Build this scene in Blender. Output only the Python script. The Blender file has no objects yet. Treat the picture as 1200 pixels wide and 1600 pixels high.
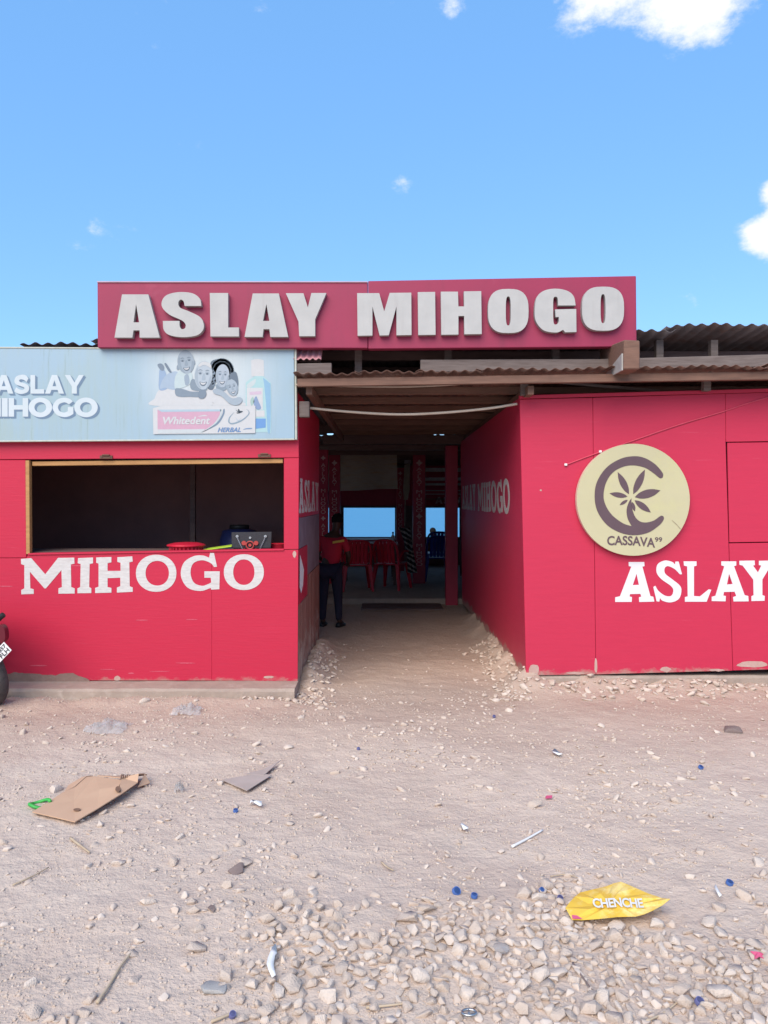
import bpy, bmesh, math, random
import numpy as np
from mathutils import Vector, Matrix, noise as mnoise
from mathutils.geometry import tessellate_polygon
R = math.radians
random.seed(7)
rng = np.random.default_rng(7)
scn = bpy.context.scene
col = scn.collection

# ------------------------------------------------------------------ camera, sky, sun, exposure
CAM_H, F, CX, HZ = 1.6, 1200.0, 600.0, 782.0      # eye height, focal length, centre and horizon in photo pixels
cam = bpy.data.cameras.new('camera'); camo = bpy.data.objects.new('camera', cam); col.objects.link(camo)
camo.location = (0, 0, CAM_H); camo.rotation_euler = (R(90), 0, 0)
cam.sensor_fit = 'VERTICAL'; cam.sensor_height = 24; cam.lens = 24*F/1600.0
cam.shift_y = -(800-HZ)/1600.0; cam.clip_start = 0.05; cam.clip_end = 20000
scn.camera = camo

SUN_EL, SUN_AZ = R(41), R(201)       # azimuth clockwise from +Y (north): behind the camera, to the left
w = bpy.data.worlds.new('World'); scn.world = w; w.use_nodes = True
nt = w.node_tree; nt.nodes.clear()
N = nt.nodes.new; L = nt.links.new
out = N('ShaderNodeOutputWorld'); bg = N('ShaderNodeBackground'); sky = N('ShaderNodeTexSky')
sky.sky_type = 'NISHITA'; sky.sun_disc = False; sky.sun_elevation = SUN_EL; sky.sun_rotation = SUN_AZ
sky.altitude = 0; sky.air_density = 1.0; sky.dust_density = 0.2; sky.ozone_density = 2.2
bg.inputs['Strength'].default_value = 0.15
tc = N('ShaderNodeTexCoord')
nz = N('ShaderNodeTexNoise'); nz.inputs['Scale'].default_value = 8.0; nz.inputs['Detail'].default_value = 10; nz.inputs['Roughness'].default_value = .66
mp = N('ShaderNodeMapping'); mp.inputs['Scale'].default_value = (1, 1, 1.7); mp.inputs['Location'].default_value = (3.1, 1.7, .4)
L(tc.outputs['Generated'], mp.inputs['Vector']); L(mp.outputs['Vector'], nz.inputs['Vector'])
acc = None
for (px, py, rad, amp) in [(925, 5, .09, .24), (895, 48, .06, .13), (960, -45, .10, .14), (1060, 14, .085, .24), (1125, 4, .06, .14), (1160, -60, .14, .2), (1216, 300, .035, .40), (1178, 367, .035, .30), (1215, 362, .045, .3),
                           (1400, 330, .16, .3), (632, 292, .03, .23), (712, 4, .03, .14), (150, 20, .30, .05), (-500, 300, .25, .2), (1900, 500, .3, .2), (300, -600, .4, .2)]:
    d = Vector(((px-CX)/F, 1, (HZ-py)/F)).normalized()
    vd = N('ShaderNodeVectorMath'); vd.operation = 'DISTANCE'; vd.inputs[1].default_value = d
    L(tc.outputs['Generated'], vd.inputs[0])
    mr = N('ShaderNodeMapRange'); mr.interpolation_type = 'SMOOTHSTEP'
    mr.inputs['From Min'].default_value = rad; mr.inputs['From Max'].default_value = 0
    mr.inputs['To Min'].default_value = 0; mr.inputs['To Max'].default_value = amp
    L(vd.outputs['Value'], mr.inputs['Value'])
    if acc is None: acc = mr.outputs['Result']
    else:
        ad = N('ShaderNodeMath'); ad.operation = 'ADD'; L(acc, ad.inputs[0]); L(mr.outputs['Result'], ad.inputs[1]); acc = ad.outputs[0]
am = N('ShaderNodeMath'); am.operation = 'MULTIPLY'; am.inputs[1].default_value = 1.75; L(acc, am.inputs[0])
nm = N('ShaderNodeMath'); nm.operation = 'MULTIPLY_ADD'; nm.inputs[1].default_value = 1.9; nm.inputs[2].default_value = -.45; L(nz.outputs['Fac'], nm.inputs[0])
ad = N('ShaderNodeMath'); ad.operation = 'ADD'; L(am.outputs[0], ad.inputs[0]); L(nm.outputs[0], ad.inputs[1])
cr = N('ShaderNodeMapRange'); cr.interpolation_type = 'SMOOTHSTEP'
cr.inputs['From Min'].default_value = .80; cr.inputs['From Max'].default_value = 1.22
L(ad.outputs[0], cr.inputs['Value'])
mx = N('ShaderNodeMix'); mx.data_type = 'RGBA'
tint = N('ShaderNodeMix'); tint.data_type = 'RGBA'; tint.blend_type = 'MULTIPLY'; tint.inputs['Factor'].default_value = 1
tint.inputs['B'].default_value = (0.92, 1.0, 1.06, 1)
L(sky.outputs['Color'], tint.inputs['A'])
clear = N('ShaderNodeMix'); clear.data_type = 'RGBA'; clear.inputs['Factor'].default_value = .62
L(tint.outputs['Result'], clear.inputs['A']); clear.inputs['B'].default_value = (.84, 2.2, 4.5, 1)
L(cr.outputs['Result'], mx.inputs['Factor']); L(clear.outputs['Result'], mx.inputs['A'])
mx.inputs['B'].default_value = (4.3, 4.4, 4.5, 1)
L(mx.outputs['Result'], bg.inputs['Color']); L(bg.outputs['Background'], out.inputs['Surface'])

sl = bpy.data.lights.new('sun', 'SUN'); sl.energy = 2.85; sl.angle = R(52); sl.color = (1, .90, .76)
so = bpy.data.objects.new('sun', sl); col.objects.link(so)
sd = Vector((math.sin(SUN_AZ)*math.cos(SUN_EL), math.cos(SUN_AZ)*math.cos(SUN_EL), math.sin(SUN_EL)))
so.rotation_euler = sd.to_track_quat('Z', 'Y').to_euler(); so.location = (0, 0, 30)
vs = scn.view_settings; vs.view_transform = 'Standard'; vs.look = 'None'; vs.gamma = 1; vs.use_curve_mapping = False
vs.exposure = 0.69

# ------------------------------------------------------------------ helpers
def W(px, py, Y):                     # the real point at distance Y that the photo shows at pixel (px, py)
    return Vector(((px-CX)*Y/F, Y, CAM_H-(py-HZ)*Y/F))
def G(px, py, z=0.0):                 # the point on the ground under a pixel
    Y = (CAM_H-z)*F/(py-HZ)
    return Vector(((px-CX)*Y/F, Y, z))
def wl(o):
    p = Vector((0, 0, 0))
    while o is not None: p += o.location; o = o.parent
    return p
def tag(o, label=None, cat=None, group=None, kind=None):
    if label: o['label'] = label
    if cat: o['category'] = cat
    if group: o['group'] = group
    if kind: o['kind'] = kind
    return o
def thing(name, loc, label, cat, group=None, rz=0):
    o = bpy.data.objects.new(name, None); o.empty_display_size = .1; col.objects.link(o)
    o.location = loc; o.rotation_euler.z = rz
    return tag(o, label, cat, group)
def mk(name, verts, faces, mat, parent=None, smooth=False, bev=0, mi=None):
    """verts in world coordinates; a top-level mesh gets its origin at its base"""
    V = [Vector(v) for v in verts]
    if parent is not None: off = wl(parent)
    else:
        xs = [v.x for v in V]; ys = [v.y for v in V]; zs = [v.z for v in V]
        off = Vector(((min(xs)+max(xs))/2, (min(ys)+max(ys))/2, min(zs)))
    me = bpy.data.meshes.new(name); me.from_pydata([v-off for v in V], [], faces)
    for m in (mat if isinstance(mat, (list, tuple)) else [mat]): me.materials.append(m)
    if mi: me.polygons.foreach_set('material_index', mi)
    if smooth: me.polygons.foreach_set('use_smooth', [True]*len(me.polygons))
    o = bpy.data.objects.new(name, me); col.objects.link(o)
    if parent is not None: o.parent = parent
    else: o.location = off
    if bev:
        b = o.modifiers.new('bevel', 'BEVEL'); b.width = bev; b.segments = 1; b.limit_method = 'ANGLE'
    return o
BOXF = [(0, 3, 2, 1), (4, 5, 6, 7), (0, 1, 5, 4), (1, 2, 6, 5), (2, 3, 7, 6), (3, 0, 4, 7)]
def boxv(x0, x1, y0, y1, z0, z1):
    return [Vector(p) for p in ((x0, y0, z0), (x1, y0, z0), (x1, y1, z0), (x0, y1, z0), (x0, y0, z1), (x1, y0, z1), (x1, y1, z1), (x0, y1, z1))]
def box(name, x0, x1, y0, y1, z0, z1, mat, parent=None, bev=0):
    return mk(name, boxv(x0, x1, y0, y1, z0, z1), BOXF, mat, parent, bev=bev)
class MB:
    def __init__(s): s.v = []; s.f = []; s.m = []
    def add(s, v, f, m=0):
        k = len(s.v); s.v += [Vector(p) for p in v]; s.f += [tuple(i+k for i in q) for q in f]; s.m += [m]*len(f); return s
    def box(s, *a, m=0): return s.add(boxv(*a), BOXF, m)
    def tube(s, pts, r, n=8, m=0, cap=True):
        v, f = tubev(pts, r, n, cap); return s.add(v, f, m)
    def build(s, name, mat, parent=None, smooth=False, bev=0):
        return mk(name, s.v, s.f, mat, parent, smooth, bev, s.m if isinstance(mat, (list, tuple)) else None)
def tubev(pts, r, n=8, cap=True):
    P = [Vector(p) for p in pts]; v = []; f = []
    rr = r if isinstance(r, (list, tuple)) else [r]*len(P)
    up = None
    for i, p in enumerate(P):
        t = (P[min(i+1, len(P)-1)]-P[max(i-1, 0)]).normalized()
        if up is None:
            up = Vector((0, 0, 1)) if abs(t.z) < .9 else Vector((1, 0, 0))
        a = t.cross(up).normalized(); b = a.cross(t).normalized(); up = b
        for k in range(n):
            an = 2*math.pi*k/n
            v.append(p+a*math.cos(an)*rr[i]+b*math.sin(an)*rr[i])
    for i in range(len(P)-1):
        for k in range(n):
            f.append((i*n+k, i*n+(k+1) % n, (i+1)*n+(k+1) % n, (i+1)*n+k))
    if cap:
        f.append(tuple(range(n-1, -1, -1))); f.append(tuple((len(P)-1)*n+k for k in range(n)))
    return v, f
def spline(pts, n=8):
    P = [Vector(p) for p in pts]; o = []
    for i in range(len(P)-1):
        p0 = P[max(i-1, 0)]; p1 = P[i]; p2 = P[i+1]; p3 = P[min(i+2, len(P)-1)]
        for k in range(n):
            t = k/n
            o.append(.5*((2*p1)+(p2-p0)*t+(2*p0-5*p1+4*p2-p3)*t*t+(3*p1-p0-3*p2+p3)*t**3))
    return o+[P[-1]]
def smooth_loop(pts, n=5):
    """closed outline; a point (x, y) is on a curve, (x, y, 1) is a corner"""
    P = [Vector((p[0], p[1])) for p in pts]; c = [len(p) > 2 for p in pts]; k = len(P); o = []
    for i in range(k):
        j = (i+1) % k; p1 = P[i]; p2 = P[j]
        if c[i] and c[j]: o.append(p1); continue
        t1 = (p2-p1) if c[i] else (p2-P[i-1])*.5
        t2 = (p2-p1) if c[j] else (P[(j+1) % k]-p1)*.5
        for q in range(n):
            t = q/n
            o.append(p1*(2*t**3-3*t*t+1)+t1*(t**3-2*t*t+t)+p2*(-2*t**3+3*t*t)+t2*(t**3-t*t))
    return o
def straight(pts): return [Vector((p[0], p[1])) for p in pts]
def sup(cx, cy, rx, ry, n=2.0, k=36):
    o = []
    for i in range(k):
        a = 2*math.pi*i/k; c = math.cos(a); s = math.sin(a)
        o.append(Vector((cx+rx*math.copysign(abs(c)**(2/n), c), cy+ry*math.copysign(abs(s)**(2/n), s))))
    return o
def plate(loops, fn, d):
    """outline loops (first outer, then holes) -> slab; fn maps 2-D to the front face, d is the vector to the back face"""
    flat = [p for l in loops for p in l]
    tri = tessellate_polygon([[Vector((p[0], p[1], 0)) for p in l] for l in loops])
    front = [fn(p[0], p[1]) for p in flat]; n = len(flat)
    v = front+[p+d for p in front]; f = []
    # orient triangles so that normals face away from d
    for t in tri:
        nn = (front[t[1]]-front[t[0]]).cross(front[t[2]]-front[t[0]])
        if nn.dot(d) > 0: t = (t[0], t[2], t[1])
        f.append(tuple(t)); f.append((t[2]+n, t[1]+n, t[0]+n))
    k = 0
    for l in loops:
        m = len(l)
        for i in range(m):
            f.append((k+i, k+(i+1) % m, k+(i+1) % m+n, k+i+n))
        k += m
    return v, f
TXT = {}
def text_shape(body, bold=.02, spacing=1.0, line=1.0, align='LEFT', shear=0):
    key = (body, bold, spacing, line, align, shear)
    if key not in TXT:
        c = bpy.data.curves.new('lettering', 'FONT'); c.body = body; c.offset = bold; c.space_character = spacing
        c.space_line = line; c.align_x = align; c.shear = shear; c.resolution_u = 4; c.fill_mode = 'FRONT'
        o = bpy.data.objects.new('lettering', c); col.objects.link(o)
        me = o.to_mesh(); v = [Vector((q.co.x, q.co.y)) for q in me.vertices]; f = [tuple(p.vertices) for p in me.polygons]
        o.to_mesh_clear(); bpy.data.objects.remove(o); bpy.data.curves.remove(c)
        x0 = min(p.x for p in v); x1 = max(p.x for p in v); y0 = min(p.y for p in v); y1 = max(p.y for p in v)
        TXT[key] = ([((p.x-x0)/(x1-x0), (p.y-y0)/(y1-y0)) for p in v], f)
    return TXT[key]
def text_faces(body, fn, **k):
    """fn maps (u, v) in the unit box of the text to the surface"""
    v, f = text_shape(body, **k)
    V = [fn(a, b) for a, b in v]
    return V, f
def rect_fn(px0, px1, py0, py1, Y, rise=0):
    return lambda u, v: W(px0+(px1-px0)*u, py1+(py0-py1)*v-rise*u, Y)

# bold sans capitals in a unit box (y up)
SANS = {
 'A': (1.0, [straight([(0, 0), (.36, 1), (.64, 1), (1, 0), (.73, 0), (.66, .2), (.34, .2), (.27, 0)]), straight([(.5, .72), (.60, .40), (.40, .40)])]),
 'L': (.72, [straight([(0, 0), (0, 1), (.34, 1), (.34, .24), (1, .24), (1, 0)])]),
 'Y': (1.0, [straight([(.37, 0), (.37, .38), (0, 1), (.28, 1), (.51, .6), (.74, 1), (1, 1), (.63, .38), (.63, 0)])]),
 'M': (1.18, [straight([(0, 0), (0, 1), (.2, 1), (.5, .52), (.8, 1), (1, 1), (1, 0), (.79, 0), (.78, .58), (.55, .2), (.45, .2), (.22, .58), (.21, 0)])]),
 'I': (.28, [straight([(0, 0), (0, 1), (1, 1), (1, 0)])]),
 'H': (.92, [straight([(0, 0), (0, 1), (.28, 1), (.28, .62), (.72, .62), (.72, 1), (1, 1), (1, 0), (.72, 0), (.72, .38), (.28, .38), (.28, 0)])]),
 'O': (1.06, [sup(.5, .5, .52, .53, 2), sup(.5, .5, .26, .28, 2)]),
 'S': (.82, [smooth_loop([(.92, .82, 1), (.80, .62, 1), (.62, .74), (.42, .77), (.32, .70), (.40, .62), (.62, .57), (.88, .46), (.97, .29), (.85, .08), (.5, -.02), (.2, .02), (.02, .12, 1), (.13, .34, 1), (.3, .25), (.52, .20), (.66, .26), (.62, .34), (.4, .41), (.12, .50), (.02, .68), (.14, .92), (.5, 1.02), (.75, .98)])]),
 'G': (1.0, [smooth_loop([(.95, .82, 1), (.77, .65, 1), (.66, .74), (.53, .77), (.33, .68), (.26, .5), (.33, .31), (.53, .22), (.72, .29, 1), (.72, .52, 1), (.98, .52, 1), (.98, .15, 1), (.78, .02), (.52, -.02), (.2, .1), (.0, .5), (.2, .9), (.53, 1.02), (.8, .96)])])}
def run_glyphs(body, font, fn, d, gap=.10, space=.4):
    """set a word in the unit box of fn; returns one (verts, faces) for each letter"""
    w_ = [(space if c == ' ' else font[c][0]) for c in body]; tot = sum(w_)+gap*(len(body)-1); x = 0; o = []
    for c, k in zip(body, w_):
        if c != ' ':
            o.append(plate([[Vector(((x+p.x*k)/tot, p.y)) for p in l] for l in font[c][1]], fn, d))
        x += k+gap
    return o
def norm_glyph(loops):
    """letter outlines in picture coordinates (y down) -> unit box and its width"""
    P = [p for l in loops for p in l]; x0 = min(p.x for p in P); x1 = max(p.x for p in P); y0 = min(p.y for p in P); y1 = max(p.y for p in P)
    return ((x1-x0)/(y1-y0), [[Vector(((p.x-x0)/(x1-x0), (y1-p.y)/(y1-y0))) for p in l] for l in loops])

# ------------------------------------------------------------------ materials
def mat(name, c, c2=None, rough=.75, scale=6, var=.5, bump=.15, bscale=45, metal=0, stretch=(1, 1, 1), detail=6, spec=.3, c3=None, s3=1.2, t3=(.55, .7)):
    m = bpy.data.materials.new(name); m.use_nodes = True; t = m.node_tree; n = t.nodes.new; l = t.links.new
    b = t.nodes['Principled BSDF']; b.inputs['Roughness'].default_value = rough; b.inputs['Metallic'].default_value = metal
    b.inputs['Specular IOR Level'].default_value = spec
    co = n('ShaderNodeTexCoord'); mpn = n('ShaderNodeMapping'); mpn.inputs['Scale'].default_value = stretch
    l(co.outputs['Object'], mpn.inputs['Vector'])
    z = n('ShaderNodeTexNoise'); z.inputs['Scale'].default_value = scale; z.inputs['Detail'].default_value = detail; z.inputs['Roughness'].default_value = .6
    l(mpn.outputs['Vector'], z.inputs['Vector'])
    r = n('ShaderNodeMapRange'); r.inputs['From Min'].default_value = .5-var*.5; r.inputs['From Max'].default_value = .5+var*.5
    l(z.outputs['Fac'], r.inputs['Value'])
    x = n('ShaderNodeMix'); x.data_type = 'RGBA'
    if c2 is None: c2 = tuple(v*.72 for v in c)
    x.inputs['A'].default_value = (*c, 1); x.inputs['B'].default_value = (*c2, 1); l(r.outputs['Result'], x.inputs['Factor'])
    res = x.outputs['Result']
    if c3:
        z3 = n('ShaderNodeTexNoise'); z3.inputs['Scale'].default_value = s3; z3.inputs['Detail'].default_value = 8; z3.inputs['Roughness'].default_value = .68
        l(mpn.outputs['Vector'], z3.inputs['Vector'])
        r3 = n('ShaderNodeMapRange'); r3.inputs['From Min'].default_value = t3[0]; r3.inputs['From Max'].default_value = t3[1]; l(z3.outputs['Fac'], r3.inputs['Value'])
        x3 = n('ShaderNodeMix'); x3.data_type = 'RGBA'; l(res, x3.inputs['A']); x3.inputs['B'].default_value = (*c3, 1); l(r3.outputs['Result'], x3.inputs['Factor']); res = x3.outputs['Result']
    l(res, b.inputs['Base Color'])
    if bump:
        zb = n('ShaderNodeTexNoise'); zb.inputs['Scale'].default_value = bscale; zb.inputs['Detail'].default_value = 5
        l(mpn.outputs['Vector'], zb.inputs['Vector'])
        bp = n('ShaderNodeBump'); bp.inputs['Strength'].default_value = bump; bp.inputs['Distance'].default_value = .01
        l(zb.outputs['Fac'], bp.inputs['Height']); l(bp.outputs['Normal'], b.inputs['Normal'])
    return m
def add_dirt(m, zlo, zhi, c=(.36, .25, .2), lo=.45, hi=.62, scale=5, amount=.85):
    """splashed dust along a wall's foot (world height, ragged edge)"""
    t = m.node_tree; n = t.nodes.new; l = t.links.new; b = t.nodes['Principled BSDF']
    src = b.inputs['Base Color'].links[0].from_socket
    g = n('ShaderNodeNewGeometry'); s = n('ShaderNodeSeparateXYZ'); l(g.outputs['Position'], s.inputs['Vector'])
    r = n('ShaderNodeMapRange'); r.inputs['From Min'].default_value = zhi; r.inputs['From Max'].default_value = zlo; r.inputs['To Max'].default_value = .34
    r.inputs['To Min'].default_value = -.12
    l(s.outputs['Z'], r.inputs['Value'])
    mpn = n('ShaderNodeMapping'); mpn.inputs['Scale'].default_value = (1, 1, 1.6); l(g.outputs['Position'], mpn.inputs['Vector'])
    z = n('ShaderNodeTexNoise'); z.inputs['Scale'].default_value = scale; z.inputs['Detail'].default_value = 9; z.inputs['Roughness'].default_value = .7; l(mpn.outputs['Vector'], z.inputs['Vector'])
    a = n('ShaderNodeMath'); a.operation = 'ADD'; l(z.outputs['Fac'], a.inputs[0]); l(r.outputs['Result'], a.inputs[1])
    q = n('ShaderNodeMapRange'); q.inputs['From Min'].default_value = lo+.17; q.inputs['From Max'].default_value = hi+.17; q.inputs['To Max'].default_value = amount
    l(a.outputs[0], q.inputs['Value'])
    x = n('ShaderNodeMix'); x.data_type = 'RGBA'; l(q.outputs['Result'], x.inputs['Factor']); l(src, x.inputs['A']); x.inputs['B'].default_value = (*c, 1)
    l(x.outputs['Result'], b.inputs['Base Color'])
    return m
def streaks(m, c=(.3, .05, .07), thr=(.66, .74), sc=(70, 70, 2.2), amount=.5, horizontal=True):
    """scuffs and grain lines in the paint"""
    t = m.node_tree; n = t.nodes.new; l = t.links.new; b = t.nodes['Principled BSDF']
    src = b.inputs['Base Color'].links[0].from_socket
    g = n('ShaderNodeNewGeometry'); mpn = n('ShaderNodeMapping')
    mpn.inputs['Scale'].default_value = (2.5, 2.5, 60) if horizontal else sc
    l(g.outputs['Position'], mpn.inputs['Vector'])
    z = n('ShaderNodeTexNoise'); z.inputs['Scale'].default_value = 1; z.inputs['Detail'].default_value = 7; z.inputs['Roughness'].default_value = .6; l(mpn.outputs['Vector'], z.inputs['Vector'])
    q = n('ShaderNodeMapRange'); q.inputs['From Min'].default_value = thr[0]; q.inputs['From Max'].default_value = thr[1]; q.inputs['To Max'].default_value = amount
    l(z.outputs['Fac'], q.inputs['Value'])
    x = n('ShaderNodeMix'); x.data_type = 'RGBA'; l(q.outputs['Result'], x.inputs['Factor']); l(src, x.inputs['A']); x.inputs['B'].default_value = (*c, 1)
    l(x.outputs['Result'], b.inputs['Base Color'])
    return m
RED = (.505, .0165, .050)
M = {}
M['red'] = add_dirt(streaks(mat('red painted plywood', RED, (.455, .019, .050), rough=.5, scale=2.2, var=.7, bump=.12, bscale=3, stretch=(2, 2, 26), c3=(.55, .035, .08), s3=.05), c=(.64, .13, .18), amount=.35), .08, .2, lo=.50, hi=.66, amount=.6)
M['red_right'] = add_dirt(streaks(mat('red painted plywood sun faded', (.52, .026, .066), (.47, .024, .062), rough=.5, scale=1.6, var=.7, bump=.10, bscale=3, stretch=(2, 2, 18)), c=(.64, .15, .20), amount=.25), .1, .26)
M['sign_red'] = streaks(mat('crimson sign board', (.315, .028, .074), (.255, .028, .066), rough=.5, scale=1.8, var=.6, bump=.05, c3=(.34, .055, .10), s3=3.2, t3=(.6, .8)), c=(.16, .03, .055), thr=(.52, .78), sc=(9, 9, 1.1), amount=.45, horizontal=False)
M['letter_white'] = streaks(mat('off white cut out letters', (.44, .425, .405), (.375, .365, .35), rough=.55, scale=7, bump=.04, c3=(.42, .41, .39), s3=5, t3=(.66, .85)), c=(.30, .27, .26), thr=(.56, .8), sc=(14, 14, 1.2), amount=.4, horizontal=False)
M['letter_side'] = mat('grey letter edges', (.42, .40, .39), rough=.6, bump=.05)
M['brush_white'] = streaks(mat('brushed white paint', (.64, .61, .58), (.46, .42, .40), rough=.6, scale=9, var=.6, bump=.1, stretch=(2, 2, 8)), c=(.42, .36, .34), thr=(.52, .7), amount=.6)
M['clean_white'] = mat('fresh white paint', (.70, .68, .68), (.65, .62, .63), rough=.5, scale=9, var=.6, bump=.06)
M['frame_wood'] = mat('yellow pine frame', (.50, .27, .10), (.33, .16, .06), rough=.6, scale=5, stretch=(1, 8, 8), bump=.1)
M['old_wood'] = mat('weathered grey wood', (.20, .16, .145), (.11, .082, .073), rough=.85, scale=5, stretch=(1, 9, 9), bump=.3, bscale=8)
M['brown_wood'] = mat('brown stained timber', (.22, .12, .085), (.13, .072, .053), rough=.8, scale=5, stretch=(1, 9, 9), bump=.25, bscale=8)
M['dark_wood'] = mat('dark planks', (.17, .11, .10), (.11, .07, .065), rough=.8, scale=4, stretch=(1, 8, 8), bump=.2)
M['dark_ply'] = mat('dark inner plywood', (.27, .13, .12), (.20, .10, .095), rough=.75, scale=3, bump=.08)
M['tin'] = mat('rusty dark corrugated iron', (.21, .19, .20), (.13, .11, .115), rough=.6, scale=4, bump=.1, metal=.1, c3=(.16, .10, .085), s3=3, t3=(.5, .66))
M['tin_under'] = mat('brown rusted corrugated iron', (.22, .125, .095), (.14, .08, .065), rough=.75, scale=4, bump=.1, c3=(.32, .24, .21), s3=2.3, t3=(.55, .7))
M['pink_tin'] = mat('faded pink corrugated iron', (.60, .28, .29), (.5, .22, .24), rough=.55, scale=8, bump=.05)
M['concrete'] = mat('dusty concrete', (.40, .31, .25), (.29, .22, .18), rough=.9, scale=7, var=.6, bump=.5, bscale=28, c3=(.46, .37, .31), s3=4)
M['plaster'] = mat('grey plaster', (.42, .40, .38), (.3, .27, .25), rough=.9, scale=9, bump=.3)
M['stone'] = mat('dusty coral stone', (.57, .455, .375), (.45, .355, .285), rough=.95, scale=1.6, var=.7, bump=.6, bscale=5)
M['stone_pale'] = mat('pale coral stone', (.64, .53, .445), (.53, .43, .355), rough=.95, scale=1.6, var=.7, bump=.6, bscale=5)
M['stone_dark'] = mat('dark brown stone', (.24, .18, .16), (.17, .12, .11), rough=.9, scale=14, bump=.3)
M['cardboard'] = mat('tan cardboard', (.56, .36, .235), (.50, .31, .20), rough=.85, scale=5, bump=.05)
M['card_grey'] = mat('dusty grey cardboard', (.47, .375, .33), (.38, .30, .26), rough=.9, scale=6, bump=.05)
M['card_mark'] = mat('brown print on cardboard', (.23, .13, .085), rough=.85, bump=0)
M['black'] = mat('black plastic', (.02, .02, .022), rough=.45, bump=.03)
M['rubber'] = mat('dusty tyre rubber', (.10, .085, .08), (.05, .043, .042), rough=.9, scale=20, bump=.5, bscale=90)
M['chrome'] = mat('dull steel', (.5, .5, .5), rough=.35, metal=.9, bump=.03)
M['hinge'] = mat('rusty hinge', (.16, .085, .06), rough=.7, bump=.2, metal=.3)
M['plate_white'] = mat('white number plate', (.8, .78, .76), (.7, .68, .66), rough=.5, bump=0)
M['ink'] = mat('black print', (.03, .028, .03), rough=.6, bump=0)
M['maroon'] = mat('maroon gloss plastic', (.13, .014, .024), rough=.3, bump=.02)
M['plastic_red'] = mat('red plastic', (.58, .018, .045), rough=.4, bump=.02)
M['plastic_blue'] = mat('blue plastic', (.02, .035, .30), rough=.4, bump=.02)
M['plastic_green'] = mat('lime plastic', (.50, .72, .06), rough=.4, bump=.02)
M['cap_blue'] = mat('blue bottle cap', (.08, .16, .42), rough=.4, bump=.02)
M['cap_violet'] = mat('dusty violet cap', (.16, .16, .33), rough=.6, bump=.05)
M['cap_green'] = mat('green plastic ring', (.06, .42, .08), rough=.4, bump=.02)
M['cap_pink'] = mat('pink scrap', (.62, .10, .20), rough=.6, bump=.02)
M['bag_black'] = mat('charcoal felt bag', (.045, .043, .05), (.03, .03, .034), rough=.85, scale=60, bump=.3, bscale=200)
M['paper'] = mat('white paper', (.76, .74, .72), (.68, .66, .64), rough=.7, bump=.05)
M['straw'] = mat('dry stalk', (.52, .41, .29), (.38, .28, .19), rough=.8, scale=20, bump=.1)
M['clear'] = mat('thin grey plastic film', (.70, .66, .68), (.55, .5, .53), rough=.25, scale=20, bump=.3, bscale=60)
M['skin'] = mat('dark brown skin', (.075, .038, .026), rough=.5, bump=.03)
M['hair'] = mat('black hair', (.012, .01, .01), rough=.9, bump=0, spec=.1)
M['shirt'] = mat('red cotton shirt', (.52, .02, .04), (.42, .015, .035), rough=.85, scale=8, bump=.1)
M['trousers'] = mat('dark navy trousers', (.022, .02, .04), rough=.85, bump=.1)
M['navy_shirt'] = mat('navy shirt', (.03, .035, .07), rough=.85, bump=.1)
M['yellow_print'] = mat('yellow print', (.7, .45, .08), rough=.7, bump=0)
M['pillar_red'] = mat('red painted post', (.40, .022, .055), (.33, .02, .05), rough=.5, bump=.08)
M['post_print'] = mat('pale painted lettering', (.62, .42, .42), (.5, .3, .3), rough=.6, bump=0)
M['panel_woven'] = mat('grey brown woven mat', (.52, .46, .39), (.36, .31, .27), rough=.9, scale=2.2, stretch=(3, 3, 26), bump=.5, bscale=6, c3=(.46, .30, .15), s3=.9, t3=(.5, .72))
M['slat'] = mat('pale painted slat', (.5, .46, .48), (.3, .26, .28), rough=.7, scale=14, bump=.1)
M['cream'] = mat('cream sign face', (.50, .455, .28), (.465, .42, .255), rough=.5, scale=3, bump=.03, c3=(.52, .49, .24), s3=1.6, t3=(.5, .75))
M['cream_edge'] = mat('cream sign edge', (.78, .64, .50), rough=.5, bump=.03)
M['taupe'] = mat('dark taupe print', (.115, .072, .082), (.10, .062, .072), rough=.5, bump=0)
M['pole'] = mat('pale bamboo pole', (.52, .44, .36), (.40, .32, .26), rough=.7, scale=10, bump=.1)
M['wire'] = mat('red painted wire', (.66, .07, .12), rough=.5, bump=.05)
M['clip'] = mat('white cable clip', (.8, .76, .74), rough=.5, bump=0)
M['crack'] = mat('crack line', (.30, .24, .16), rough=.8, bump=0)

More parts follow.
